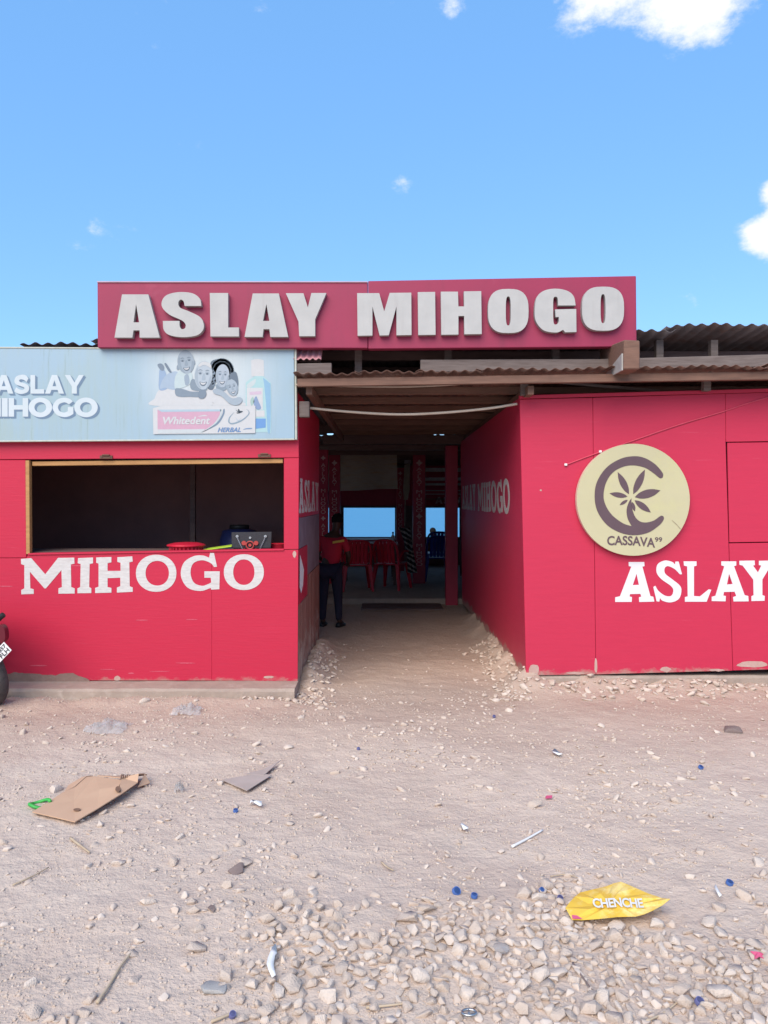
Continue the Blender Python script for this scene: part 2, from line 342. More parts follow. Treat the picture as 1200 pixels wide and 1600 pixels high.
# ground: dry sand with dusty patches and reddish earth, plus painted red bounce by the walls
gm = mat('dry sandy earth', (.625, .495, .405), (.52, .40, .32), rough=.97, scale=.9, var=.8, bump=0, detail=10, spec=.1, c3=(.46, .335, .27), s3=.42, t3=(.5, .72))
def earth_extra(m):
    t = m.node_tree; n = t.nodes.new; l = t.links.new; b = t.nodes['Principled BSDF']
    src = b.inputs['Base Color'].links[0].from_socket
    g = n('ShaderNodeNewGeometry')
    for sc, lo, hi, c, am in ((55, .60, .74, (.34, .26, .205), .6), (120, .60, .72, (.66, .56, .46), .5), (17, .58, .72, (.40, .31, .245), .5), (3.2, .55, .75, (.43, .33, .26), .6), (.8, .5, .66, (.62, .51, .42), .5)):
        z = n('ShaderNodeTexNoise'); z.inputs['Scale'].default_value = sc; z.inputs['Detail'].default_value = 6; z.inputs['Roughness'].default_value = .65; l(g.outputs['Position'], z.inputs['Vector'])
        q = n('ShaderNodeMapRange'); q.inputs['From Min'].default_value = lo; q.inputs['From Max'].default_value = hi; q.inputs['To Max'].default_value = am; l(z.outputs['Fac'], q.inputs['Value'])
        x = n('ShaderNodeMix'); x.data_type = 'RGBA'; l(q.outputs['Result'], x.inputs['Factor']); l(src, x.inputs['A']); x.inputs['B'].default_value = (*c, 1); src = x.outputs['Result']
    # reddish-brown ground towards the walls, their red bounce light painted into its colour
    s = n('ShaderNodeSeparateXYZ'); l(g.outputs['Position'], s.inputs['Vector'])
    z = n('ShaderNodeTexNoise'); z.inputs['Scale'].default_value = 1.1; z.inputs['Detail'].default_value = 7; l(g.outputs['Position'], z.inputs['Vector'])
    a = n('ShaderNodeMath'); a.operation = 'MULTIPLY_ADD'; a.inputs[1].default_value = 2.2; l(z.outputs['Fac'], a.inputs[0]); l(s.outputs['Y'], a.inputs[2])
    q = n('ShaderNodeMapRange'); q.inputs['From Min'].default_value = 5.7; q.inputs['From Max'].default_value = 7.2; q.inputs['To Max'].default_value = .75; l(a.outputs[0], q.inputs['Value'])
    x = n('ShaderNodeMix'); x.data_type = 'RGBA'; l(q.outputs['Result'], x.inputs['Factor']); l(src, x.inputs['A']); x.inputs['B'].default_value = (.43, .31, .245, 1)
    l(x.outputs['Result'], b.inputs['Base Color'])
    prev = None
    for sc, st, dist in ((9, .45, .05), (34, .6, .018), (110, .45, .007)):
        z = n('ShaderNodeTexNoise'); z.inputs['Scale'].default_value = sc; z.inputs['Detail'].default_value = 6; z.inputs['Roughness'].default_value = .62; l(g.outputs['Position'], z.inputs['Vector'])
        bp = n('ShaderNodeBump'); bp.inputs['Strength'].default_value = st; bp.inputs['Distance'].default_value = dist; l(z.outputs['Fac'], bp.inputs['Height'])
        if prev is not None: l(prev, bp.inputs['Normal'])
        prev = bp.outputs['Normal']
    l(prev, b.inputs['Normal'])
earth_extra(gm)
M['earth'] = gm

# ------------------------------------------------------------------ terrain, sea
def vnoise(x, y, s, seed):
    r = np.random.default_rng(seed).random((256, 256))
    x = x*s; y = y*s; xi = np.floor(x).astype(int); yi = np.floor(y).astype(int); fx = x-xi; fy = y-yi
    fx = fx*fx*(3-2*fx); fy = fy*fy*(3-2*fy)
    a = r[xi % 256, yi % 256]; b = r[(xi+1) % 256, yi % 256]; c = r[xi % 256, (yi+1) % 256]; d = r[(xi+1) % 256, (yi+1) % 256]
    return (a*(1-fx)+b*fx)*(1-fy)+(c*(1-fx)+d*fx)*fy-.5
def sst(a, b, t):
    t = np.clip((t-a)/(b-a), 0, 1); return t*t*(3-2*t)
def ground_z(x, y):
    x = np.asarray(x, float); y = np.asarray(y, float)
    near = 1-sst(9, 13, y)
    z = near*(.030*vnoise(x, y, 1.1, 1)+.016*vnoise(x, y, 3.3, 2)+.010*vnoise(x, y, 9, 3)+.007*vnoise(x, y, 22, 4))
    lump = 1+.9*vnoise(x, y, 4, 5)+.6*vnoise(x, y, 11, 6)+.4*vnoise(x, y, 24, 7)
    z += .10*np.exp(-((x+.66)/.13)**2)*sst(6.2, 6.8, y)*(1-sst(8.0, 9.2, y))*lump
    z += .12*np.exp(-((x-1.22)/.18)**2)*sst(6.1, 6.7, y)*(1-sst(9.5, 11.3, y))*lump
    z += .085*np.exp(-((y-6.55)/.24)**2)*sst(1.0, 1.35, x)*lump
    z += .03*np.exp(-((y-6.1)/.12)**2)*(1-sst(-.9, -.6, x))*lump
    z = np.where(y > 18.6, -.11*(y-18.6), z)
    return np.maximum(z, -4)
def lines(segs):
    o = [segs[0][0]]
    for a, b, n in segs: o += list(np.linspace(a, b, n+1)[1:])
    return np.array(o)
gx = lines([(-900, -60, 8), (-60, -8, 16), (-8, -3.6, 44), (-3.6, 3.6, 250), (3.6, 8, 44), (8, 60, 16), (60, 900, 8)])
gy = lines([(-900, -40, 8), (-40, 0, 16), (0, 1.5, 12), (1.5, 4.2, 110), (4.2, 8.5, 130), (8.5, 12, 40), (12, 60, 50), (60, 200, 6)])
XX, YY = np.meshgrid(gx, gy, indexing='ij'); ZZ = ground_z(XX, YY)
nx, ny = len(gx), len(gy)
idx = np.arange(nx*ny).reshape(nx, ny)
gf = np.stack([idx[:-1, :-1], idx[1:, :-1], idx[1:, 1:], idx[:-1, 1:]], -1).reshape(-1, 4)
me = bpy.data.meshes.new('ground'); me.from_pydata(np.stack([XX, YY, ZZ], -1).reshape(-1, 3).tolist(), [], gf.tolist())
me.polygons.foreach_set('use_smooth', [True]*len(me.polygons)); me.materials.append(M['earth'])
ground = bpy.data.objects.new('ground', me); col.objects.link(ground); ground['kind'] = 'structure'

sm = bpy.data.materials.new('tropical sea'); sm.use_nodes = True
t = sm.node_tree; b = t.nodes['Principled BSDF']; b.inputs['Base Color'].default_value = (.06, .20, .27, 1); b.inputs['Roughness'].default_value = .5
b.inputs['Specular IOR Level'].default_value = .08
co = t.nodes.new('ShaderNodeNewGeometry'); mpn = t.nodes.new('ShaderNodeMapping'); mpn.inputs['Scale'].default_value = (.25, 1, 1)
zb = t.nodes.new('ShaderNodeTexNoise'); zb.inputs['Scale'].default_value = .55; zb.inputs['Detail'].default_value = 6
bp = t.nodes.new('ShaderNodeBump'); bp.inputs['Strength'].default_value = .8; bp.inputs['Distance'].default_value = .5
t.links.new(co.outputs['Position'], mpn.inputs['Vector']); t.links.new(mpn.outputs['Vector'], zb.inputs['Vector']); t.links.new(zb.outputs['Fac'], bp.inputs['Height']); t.links.new(bp.outputs['Normal'], b.inputs['Normal'])
zf = t.nodes.new('ShaderNodeTexNoise'); zf.inputs['Scale'].default_value = .10; zf.inputs['Detail'].default_value = 5; t.links.new(mpn.outputs['Vector'], zf.inputs['Vector'])
rf = t.nodes.new('ShaderNodeMapRange'); rf.inputs['From Min'].default_value = .71; rf.inputs['From Max'].default_value = .73; t.links.new(zf.outputs['Fac'], rf.inputs['Value'])
xf = t.nodes.new('ShaderNodeMix'); xf.data_type = 'RGBA'; xf.inputs['A'].default_value = (.075, .25, .40, 1); xf.inputs['B'].default_value = (.8, .82, .82, 1)
t.links.new(rf.outputs['Result'], xf.inputs['Factor']); t.links.new(xf.outputs['Result'], b.inputs['Base Color'])
seav = [(-6000, 20, -1), (6000, 20, -1), (6000, 12000, -1), (-6000, 12000, -1)]
sea = mk('sea', seav, [(0, 1, 2, 3)], sm); sea['kind'] = 'structure'

# ------------------------------------------------------------------ builders for sheets and panels
def quad_panel(name, c, Y, th, m, parent, bev=.003):
    """board whose four front corners are (px, py): top-left, top-right, bottom-right, bottom-left"""
    f = [W(x, y, Y) for x, y in c]; bk = [p+Vector((0, th, 0)) for p in f]
    v = f+bk
    return mk(name, v, [(0, 3, 2, 1), (4, 5, 6, 7), (0, 1, 5, 4), (1, 2, 6, 5), (2, 3, 7, 6), (3, 0, 4, 7)], m, parent, bev=bev)
def corrugated(name, x0, x1, a, b, m, parent, pitch=.076, amp=.011, tilt=0, per=6, jit=0, th=.002):
    """sheet running from a=(y,z) to b=(y,z); the ribs run along it"""
    n = max(2, int((x1-x0)/pitch*per)); v = []; f = []
    rows = 5
    for i in range(n+1):
        x = x0+(x1-x0)*i/n; h = amp*math.sin(2*math.pi*x/pitch)+tilt*(x-x0)
        for k in range(rows):
            s = k/(rows-1)
            e = jit*math.sin(x*7+1.3)*(1-s)+jit*.5*math.sin(x*23)*(1-s)
            v.append(Vector((x, a[0]+(b[0]-a[0])*s, a[1]+(b[1]-a[1])*s+h+e)))
    for i in range(n):
        for k in range(rows-1):
            f.append((i*rows+k, (i+1)*rows+k, (i+1)*rows+k+1, i*rows+k+1))
    o = mk(name, v, f, m, parent, smooth=True)
    s = o.modifiers.new('thickness', 'SOLIDIFY'); s.thickness = th
    return o

# ------------------------------------------------------------------ concrete kerb under the kiosk
def rough_slab(name, x0, x1, y0, y1, z0, z1, m, nseg=60, jag=.012, label=None, cat=None):
    v = []; f = []
    for i in range(nseg+1):
        x = x0+(x1-x0)*i/nseg
        j = lambda s: jag*(mnoise.noise(Vector((x*4, s*7.1, 0)))+.6*mnoise.noise(Vector((x*15, s*3.3, 2))))
        v += [Vector((x, y0+j(1), z0)), Vector((x, y0+j(2), z1-.02+j(3)*.4)), Vector((x, y0+.02+j(4), z1+j(5)*.4)), Vector((x, y1, z1+j(6)*.3)), Vector((x, y1, z0))]
    for i in range(nseg):
        for k in range(4): f.append((i*5+k, (i+1)*5+k, (i+1)*5+k+1, i*5+k+1))
    f.append((0, 1, 2, 3, 4)); f.append(tuple(nseg*5+k for k in (4, 3, 2, 1, 0)))
    o = mk(name, v, f, m)
    return tag(o, label, cat)
rough_slab('concrete_kerb', -4.9, -.715, 6.13, 6.5, -.12, .094, M['concrete'], label='low crumbling concrete kerb under the red kiosk with the serving hatch', cat='kerb')
rough_slab('concrete_footing', 1.16, 5.5, 6.50, 6.75, -.12, .115, M['concrete'], jag=.008, label='dusty concrete footing under the red wall with the round sign', cat='footing')

# ------------------------------------------------------------------ left kiosk with serving hatch
YL = 6.4
kiosk = thing('food_kiosk', (-2.6, YL, .09), 'red plywood kiosk with an open serving hatch and white MIHOGO lettering', 'kiosk')
t_ = .018
quad_panel('wall_panel', [(-330, 640), (466, 640), (467, 715), (-330, 720)], YL, t_, M['red'], kiosk)
quad_panel('wall_panel', [(-330, 720.6), (40, 718.8), (41, 871.5), (-330, 873)], YL, t_, M['red'], kiosk)
quad_panel('wall_panel', [(443.5, 715.8), (467, 715.6), (466.4, 858), (443.5, 858.6)], YL, t_, M['red'], kiosk)
mk('wall_panel', [p for p in [W(-330, 873.7, YL), W(41, 872.2, YL), W(43.5, 866.6, YL), W(331, 861.4, YL), W(331, 1063.8, YL), W(180, 1063.6, YL), W(120, 1063.4, YL), W(-330, 1063, YL)]]+
   [p+Vector((0, t_, 0)) for p in [W(-330, 873.7, YL), W(41, 872.2, YL), W(43.5, 866.6, YL), W(331, 861.4, YL), W(331, 1063.8, YL), W(180, 1063.6, YL), W(120, 1063.4, YL), W(-330, 1063, YL)]],
   [(0, 1, 2, 3, 4, 5, 6, 7)[::-1], tuple(range(8, 16))]+[(i, (i+1) % 8, (i+1) % 8+8, i+8) for i in range(8)], M['red'], kiosk, bev=.003)
quad_panel('wall_panel', [(331.1, 861.4), (466, 858.9), (465, 1064.3), (331.1, 1063.6)], YL, t_, M['red'], kiosk, bev=.001)
M['mud'] = mat('splashed brown mortar', (.30, .19, .155), (.20, .125, .10), rough=.95, scale=7, bump=.6, bscale=40)
tp = [(x, 1052.5-6*mnoise.noise(Vector((x*.02, 3, 0)))-3.5*mnoise.noise(Vector((x*.11, 1, 0)))+(9*max(0, (x-112)/30))) for x in range(-330, 142, 4)]
loop = straight(tp+[(141, 1065), (-330, 1064.5)])
v, f = plate([loop], lambda x, y: W(x, y, YL-.006), Vector((0, .005, 0))); mk('mortar_skirt', v, f, M['mud'], kiosk)
M['scratch'] = mat('scratched pink paint', (.56, .13, .17), (.52, .05, .09), rough=.7, scale=60, bump=.1)
M['chip'] = mat('bare chipped patch', (.52, .36, .31), (.40, .24, .20), rough=.9, scale=9, bump=.2)
for (x, y, w_, h_) in ((183, 1060, 5, 4), (205, 1052, 5, 1.0), (168, 1046, 12, .5), (250, 1049, 16, .5), (290, 1036, 14, .7), (300, 968, 9, .6), (222, 969, 10, .6), (8, 916, 12, .7), (60, 1040, 14, .8), (420, 1058, 8, 2), (460, 866, 3, 5), (120, 884, 14, .6)):
    o_ = [(x+w_*math.cos(a)*(1+.4*mnoise.noise(Vector((x+a, y, 0)))), y+h_*math.sin(a)*(1+.6*mnoise.noise(Vector((x, y+a*2, 3))))) for a in [k*2*math.pi/14 for k in range(14)]]
    v, f = plate([straight(o_)], lambda a, b_: W(a, b_, YL-.0016), Vector((0, .001, 0))); mk('paint_chip', v, f, M['chip'] if h_ > 1.5 else M['scratch'], kiosk)
# frame round the hatch
quad_panel('hatch_frame', [(39.5, 719.4), (45.5, 719.4), (46.5, 866), (40.5, 866)], YL-.006, .05, M['frame_wood'], kiosk)
quad_panel('hatch_frame', [(50, 721.2), (442, 716.6), (442, 723.5), (50, 728)], YL+.022, .045, M['frame_wood'], kiosk)
quad_panel('hatch_sill', [(43, 864.6), (443.5, 857.6), (443.5, 860.5), (43, 867.5)], YL-.012, .09, M['red'], kiosk)
for px, py in ((166, 714), (413, 712)):
    h = MB(); p = W(px, py, YL-.006)
    h.box(p.x-.052, p.x+.052, p.y-.006, p.y+.004, p.z-.014, p.z+.012); h.tube([p+Vector((-.03, -.008, .014)), p+Vector((.03, -.008, .014))], .008, 6)
    for k in (-.035, .035): h.tube([p+Vector((k, -.010, 0)), p+Vector((k, -.005, 0))], .006, 6)
    h.build('hinge', M['hinge'], kiosk)
# ceiling, inner walls and counter
zc = 2.50
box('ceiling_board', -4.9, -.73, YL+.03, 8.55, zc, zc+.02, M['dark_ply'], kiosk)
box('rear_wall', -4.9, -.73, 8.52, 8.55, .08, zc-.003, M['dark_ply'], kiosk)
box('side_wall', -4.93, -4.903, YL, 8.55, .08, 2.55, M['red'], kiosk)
box('counter', -4.85, -.76, YL+.085, 6.98, 1.135, 1.165, M['dark_wood'], kiosk)
box('inner_post', -2.02, -1.97, 8.0, 8.05, .1, zc-.003, M['dark_wood'], kiosk)
# side wall of the kiosk along the passage: painted boards, worn towards the ground
M['worn'] = add_dirt(mat('worn brown boards', (.30, .13, .10), (.20, .09, .07), rough=.8, scale=3, stretch=(6, 6, 1.5), bump=.2, bscale=10), .0, .9, c=(.42, .33, .27), amount=.7)
M['grey_board'] = mat('scuffed grey board', (.24, .20, .23), (.16, .10, .13), rough=.6, scale=5, bump=.1)
XS = -.718
box('side_panel', XS-.018, XS, YL+.021, 8.5, 1.455, 2.5, M['red'], kiosk)
box('side_panel', XS-.018, XS, YL+.021, 7.2, 1.19, 1.45, M['grey_board'], kiosk)
box('side_panel', XS-.018, XS-.001, 7.205, 8.5, .9, 1.45, M['grey_board'], kiosk)
box('side_panel', XS-.018, XS, YL+.021, 7.2, .72, 1.185, M['red'], kiosk)
for i in range(8):
    y0 = YL+.021+i*.26
    box('side_plank', XS-.018, XS-.002+.004*(i % 3), y0, min(y0+.254, 8.5), .05, (.715 if i < 3 else .895), M['worn'], kiosk)
mk('torn_poster', [Vector((XS+.004, 6.52, 1.14)), Vector((XS+.004, 6.62, 1.10)), Vector((XS+.004, 6.86, .98)), Vector((XS+.004, 6.78, .86)), Vector((XS+.004, 6.62, .80)), Vector((XS+.004, 6.5, .87))],
   [(0, 1, 2, 3, 4, 5)[::-1]], M['paper'], kiosk)
# MIHOGO, painted with a brush: slab letters
def px3(x, y): return W(20+x/3.0, 860+y/3.0, YL-.0025)
GL = {
 'M': [straight([(38, 40), (86, 36), (152, 112), (212, 35), (288, 34), (289, 62), (272, 66), (274, 172), (290, 178), (290, 202), (214, 203), (214, 178), (230, 172), (228, 92), (155, 178), (148, 178), (80, 100), (82, 178), (98, 182), (98, 204), (40, 206), (39, 186), (54, 178), (54, 70), (39, 64)])],
 'I': [straight([(306, 36), (376, 33), (376, 60), (360, 64), (358, 172), (368, 178), (368, 200), (303, 201), (303, 178), (316, 172), (318, 64), (304, 60)])],
 'H': [straight([(391, 33), (462, 31), (462, 56), (444, 60), (444, 96), (505, 96), (505, 58), (490, 54), (490, 32), (560, 28), (562, 52), (546, 56), (548, 168), (562, 174), (562, 194), (488, 198), (488, 174), (504, 168), (504, 128), (444, 130), (444, 172), (462, 176), (462, 198), (386, 200), (386, 176), (402, 170), (402, 62), (391, 58)])],
 'O': [sup(672, 107, 95, 87, 2.1), sup(677, 107, 55, 58, 2.1)],
 'G': [smooth_loop([(944, 78, 1), (925, 58), (885, 46), (845, 62), (833, 105), (848, 150), (885, 166), (915, 158), (930, 150, 1), (928, 128, 1), (898, 128, 1), (898, 98, 1), (970, 98, 1), (968, 182, 1), (930, 184, 1), (928, 176, 1), (880, 190), (820, 175), (788, 120), (800, 60), (845, 28), (890, 24), (920, 34, 1), (925, 12, 1), (943, 12, 1), (957, 76, 1)])],
 'P': [sup(1083, 102, 94, 84, 2.1), sup(1083, 102, 50, 60, 2.1)]}
for k in 'MIHOGP':
    v, f = plate(GL[k], px3, Vector((0, .002, 0))); mk('painted_letter', v, f, M['brush_white'], kiosk)

# ------------------------------------------------------------------ advertising board on the kiosk
YB = 6.335
def board_mat():
    m = bpy.data.materials.new('printed pale blue board'); m.use_nodes = True; t = m.node_tree; n = t.nodes.new; l = t.links.new
    b = t.nodes['Principled BSDF']; b.inputs['Roughness'].default_value = .45
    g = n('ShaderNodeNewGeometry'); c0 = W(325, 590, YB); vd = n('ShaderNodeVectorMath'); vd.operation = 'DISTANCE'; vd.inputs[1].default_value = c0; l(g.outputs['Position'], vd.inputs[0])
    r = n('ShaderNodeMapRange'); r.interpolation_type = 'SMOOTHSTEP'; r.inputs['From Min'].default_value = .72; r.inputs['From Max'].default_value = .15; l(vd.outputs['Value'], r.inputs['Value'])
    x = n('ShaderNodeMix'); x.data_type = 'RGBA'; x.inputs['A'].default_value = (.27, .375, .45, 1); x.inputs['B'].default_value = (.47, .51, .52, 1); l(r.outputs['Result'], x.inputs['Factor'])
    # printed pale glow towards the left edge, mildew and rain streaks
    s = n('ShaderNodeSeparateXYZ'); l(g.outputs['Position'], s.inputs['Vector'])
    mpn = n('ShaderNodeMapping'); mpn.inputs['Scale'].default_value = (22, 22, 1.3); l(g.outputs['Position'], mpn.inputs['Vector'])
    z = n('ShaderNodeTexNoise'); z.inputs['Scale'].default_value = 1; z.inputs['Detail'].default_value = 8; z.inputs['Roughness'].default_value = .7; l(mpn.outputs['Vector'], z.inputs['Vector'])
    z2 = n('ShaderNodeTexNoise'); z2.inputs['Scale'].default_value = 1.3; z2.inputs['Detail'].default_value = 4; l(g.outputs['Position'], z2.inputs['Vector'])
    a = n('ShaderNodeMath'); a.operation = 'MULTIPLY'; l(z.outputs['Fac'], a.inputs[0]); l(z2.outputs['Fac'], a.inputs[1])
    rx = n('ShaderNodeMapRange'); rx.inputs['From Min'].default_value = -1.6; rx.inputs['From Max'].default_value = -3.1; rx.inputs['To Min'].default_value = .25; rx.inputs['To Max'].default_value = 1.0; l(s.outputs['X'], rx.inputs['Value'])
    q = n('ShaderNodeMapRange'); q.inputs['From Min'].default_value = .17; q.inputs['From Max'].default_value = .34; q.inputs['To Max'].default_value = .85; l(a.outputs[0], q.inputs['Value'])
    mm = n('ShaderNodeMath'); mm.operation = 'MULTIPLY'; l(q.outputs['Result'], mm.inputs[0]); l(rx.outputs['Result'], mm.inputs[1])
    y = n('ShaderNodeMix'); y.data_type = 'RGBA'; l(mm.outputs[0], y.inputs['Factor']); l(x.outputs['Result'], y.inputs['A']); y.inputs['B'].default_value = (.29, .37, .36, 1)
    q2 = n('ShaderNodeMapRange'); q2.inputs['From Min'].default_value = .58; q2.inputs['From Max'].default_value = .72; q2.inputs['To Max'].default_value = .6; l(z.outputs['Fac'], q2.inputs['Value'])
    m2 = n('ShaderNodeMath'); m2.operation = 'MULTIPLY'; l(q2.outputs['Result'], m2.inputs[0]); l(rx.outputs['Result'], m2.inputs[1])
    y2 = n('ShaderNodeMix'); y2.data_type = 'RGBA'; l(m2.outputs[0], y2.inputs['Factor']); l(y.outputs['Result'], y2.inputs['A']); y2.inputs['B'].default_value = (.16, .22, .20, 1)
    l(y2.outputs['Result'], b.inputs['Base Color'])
    return m
board = thing('advertising_board', W(20, 688, YB), 'pale blue toothpaste advertising board with a smiling family, fixed over the serving hatch', 'billboard')
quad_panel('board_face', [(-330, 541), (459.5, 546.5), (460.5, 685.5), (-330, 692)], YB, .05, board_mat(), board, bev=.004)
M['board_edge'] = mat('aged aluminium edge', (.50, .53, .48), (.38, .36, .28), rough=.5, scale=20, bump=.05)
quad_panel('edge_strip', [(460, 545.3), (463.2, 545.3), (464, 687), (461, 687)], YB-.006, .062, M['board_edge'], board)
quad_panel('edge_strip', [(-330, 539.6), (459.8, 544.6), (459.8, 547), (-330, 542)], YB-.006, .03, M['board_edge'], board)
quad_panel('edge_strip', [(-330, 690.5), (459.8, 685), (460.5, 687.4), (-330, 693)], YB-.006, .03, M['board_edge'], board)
M['ad_white'] = mat('ad pale lettering', (.52, .565, .59), (.45, .50, .52), rough=.5, scale=6, bump=0, c3=(.47, .53, .53), s3=9, t3=(.5, .7))
M['ad_shadow'] = mat('ad slate shadow', (.15, .22, .31), (.13, .19, .26), rough=.5, bump=0)
for body, a, b2, c, d in (('ASLAY', -9, 131, 586, 615), ('MIHOGO', -38, 152, 622, 651)):
    mb = MB()
    for k, (dx, dy) in enumerate(((3.6, 3.0), (2.4, 2.0), (1.2, 1.0))):
        for v, f in run_glyphs(body, SANS, rect_fn(a+dx, b2+dx, c+dy, d+dy, YB-.0012-.0005*k), Vector((0, .0004, 0)), .04): mb.add(v, f)
    o = mb.build('lettering_shadow', M['ad_shadow'], board); o['kind'] = 'stuff'
    for v, f in run_glyphs(body, SANS, rect_fn(a, b2, c, d, YB-.0034), Vector((0, .0006, 0)), .04): mk('printed_letter', v, f, M['ad_white'], board)
# the printed picture: flat shapes in thin layers of print
AD = {}
def adm(c):
    k = tuple(round(q, 3) for q in c)
    if k not in AD: c = tuple(min(.50, q*.92+.02) for q in c); AD[k] = mat('ad print %d' % len(AD), c, tuple(q*.93 for q in c), rough=.5, scale=30, bump=0)
    return AD[k]
def lin(r, g, b2): return tuple(((q/255)/12.92 if q/255 <= .04045 else ((q/255+.055)/1.055)**2.4) for q in (r, g, b2))
def picture(shapes, parent, name):
    mats = []; mb = MB()
    for lay, c, pts in shapes:
        m = adm(lin(*c))
        if m not in mats: mats.append(m)
        loop = smooth_loop(pts, 5)
        v, f = plate([loop], lambda x, y: W(230+x/5.0, 540+y/5.0, YB-.001-.0005*lay), Vector((0, .0004, 0)))
        mb.add(v, f, mats.index(m))
    return mb.build(name, mats, parent)
def ell(cx, cy, rx, ry, rot=0, k=14):
    o = []
    for i in range(k):
        a = 2*math.pi*i/k; x = rx*math.cos(a); y = ry*math.sin(a)
        o.append((cx+x*math.cos(rot)-y*math.sin(rot), cy+x*math.sin(rot)+y*math.cos(rot)))
    return o
skinA, skinB, skinC = (150, 162, 172), (120, 134, 146), (92, 106, 120)
S = []
def face(cx, cy, rx, ry, rot, base, mid, dark, L0):
    bl = lambda c, k: tuple(base[q]+(c[q]-base[q])*k for q in range(3))
    mid = bl(mid, .45); dark = bl(dark, .75)
    S.append((L0, base, ell(cx, cy, rx, ry, rot)))
    cr, sr = math.cos(rot), math.sin(rot)
    q = lambda x, y: (cx+x*rx*cr-y*ry*sr, cy+x*rx*sr+y*ry*cr)
    S.append((L0+1, mid, [q(-.98, -.1), q(-.7, -.5), q(-.62, .1), q(-.5, .55), q(-.2, .92), q(-.6, .75), q(-.88, .4)]))
    S.append((L0+1, mid, [q(.95, .1), q(.8, .55), q(.4, .92), q(.55, .5), q(.75, 0)]))
    for s in (-.38, .4):
        S.append((L0+1, mid, ell(*q(s, -.16), rx*.24, ry*.12, rot)))
        S.append((L0+2, dark, ell(*q(s, -.12), rx*.13, ry*.07, rot)))
        S.append((L0+2, dark, [q(s-.26, -.30), q(s, -.40), q(s+.26, -.31), q(s, -.35)]))
    S.append((L0+1, mid, [q(-.04, -.1), q(.14, -.1), q(.24, .26), q(.04, .34), q(-.18, .26)]))
    S.append((L0+2, dark, [q(-.40, .46), q(0, .50), q(.42, .44), q(.26, .68), q(0, .76), q(-.26, .68)]))
    S.append((L0+3, (226, 233, 238), [q(-.30, .50), q(0, .54), q(.32, .49), q(.18, .62), q(0, .66), q(-.2, .62)]))
# soft white ground behind the family and the father's and mother's white shirts
S.append((0, (206, 219, 228), [(60, 470), (60, 410), (90, 350), (150, 335), (260, 350), (400, 350), (470, 340), (540, 330), (620, 340), (700, 400), (740, 440), (745, 470)]))
S.append((1, (218, 226, 232), [(70, 470), (75, 400), (120, 350), (200, 340), (300, 345), (380, 352), (450, 400), (500, 470)]))
S.append((2, (196, 209, 220), [(330, 470), (325, 430), (345, 400), (340, 440), (350, 470)]))
S.append((1, (214, 223, 230), [(540, 470), (495, 400), (490, 345), (540, 332), (610, 360), (660, 420), (690, 470)]))
# boy lying across the father: legs, shirt, arm, head
S.append((2, (138, 158, 182), [(95, 345), (92, 240), (100, 180), (130, 185), (150, 230), (160, 330)]))
S.append((3, (112, 126, 140), [(80, 150), (110, 140), (132, 165), (128, 195), (104, 190)]))
S.append((3, (104, 118, 132), [(135, 145), (150, 140), (185, 195), (190, 210), (170, 205)]))
S.append((3, (152, 168, 184), [(100, 335), (118, 270), (170, 215), (240, 210), (250, 330), (200, 345), (140, 330)]))
S.append((4, (176, 190, 201), [(215, 330), (220, 240), (262, 195), (330, 205), (355, 235), (340, 290), (300, 320), (250, 335)]))
S.append((5, (138, 152, 165), [(290, 240), (320, 225), (330, 290), (300, 310)]))
S.append((6, (118, 132, 145), [(222, 335), (280, 340), (340, 358), (400, 362), (412, 390), (400, 402), (330, 400), (260, 400), (222, 385)]))
face(302, 128, 66, 92, -.12, (148, 160, 170), (116, 130, 142), (66, 80, 94), 6)
S.append((5, (124, 138, 150), ell(245, 165, 14, 26, .3))); S.append((5, (124, 138, 150), ell(362, 130, 12, 24, -.2)))
# father
S.append((5, (120, 134, 146), [(335, 300), (360, 260), (440, 320), (470, 345), (420, 355), (350, 345)]))
face(440, 232, 70, 112, .06, (166, 176, 184), (128, 142, 154), (72, 86, 100), 7)
S.append((10, (190, 199, 206), [(400, 150), (440, 124), (490, 140), (500, 175), (450, 150), (410, 165)]))
S.append((10, (112, 126, 140), [(395, 375), (420, 345), (455, 350), (460, 385), (440, 412), (405, 410)]))
# mother: hair, neck, face
S.append((4, (84, 98, 112), [(470, 330), (490, 260), (492, 180), (500, 125), (550, 104), (610, 108), (655, 140), (672, 190), (660, 240), (640, 290), (600, 240), (560, 200), (530, 300), (510, 345)]))
for i in range(30):
    an = -2.9+i*.145 if i < 22 else 0; hx = 583+82*math.cos(an) if i < 22 else 500+(i % 3)*9; hy = 200+88*math.sin(an) if i < 22 else 200+(i-22)*15; gq = 92+7*(i % 4)
    S.append((5, (gq, gq+14, gq+28), ell(hx, hy, 13, 15, i, 8)))
S.append((4, (96, 110, 124), ell(586, 205, 86, 98)))
S.append((5, (124, 138, 150), [(545, 300), (620, 300), (615, 345), (570, 360), (540, 335)]))
face(588, 236, 54, 90, .05, (160, 170, 180), (124, 138, 150), (66, 80, 94), 6)
# girl hugging from the right
S.append((6, (92, 106, 120), [(615, 290), (640, 230), (680, 205), (700, 220), (712, 290), (700, 330), (660, 260)]))
face(664, 328, 44, 66, -.25, (152, 164, 174), (118, 132, 144), (66, 80, 94), 8)
S.append((12, (150, 162, 172), [(512, 355), (540, 335), (600, 360), (660, 410), (720, 402), (742, 420), (730, 450), (690, 466), (640, 450), (580, 395), (530, 378)]))
picture(S, board, 'family_print')
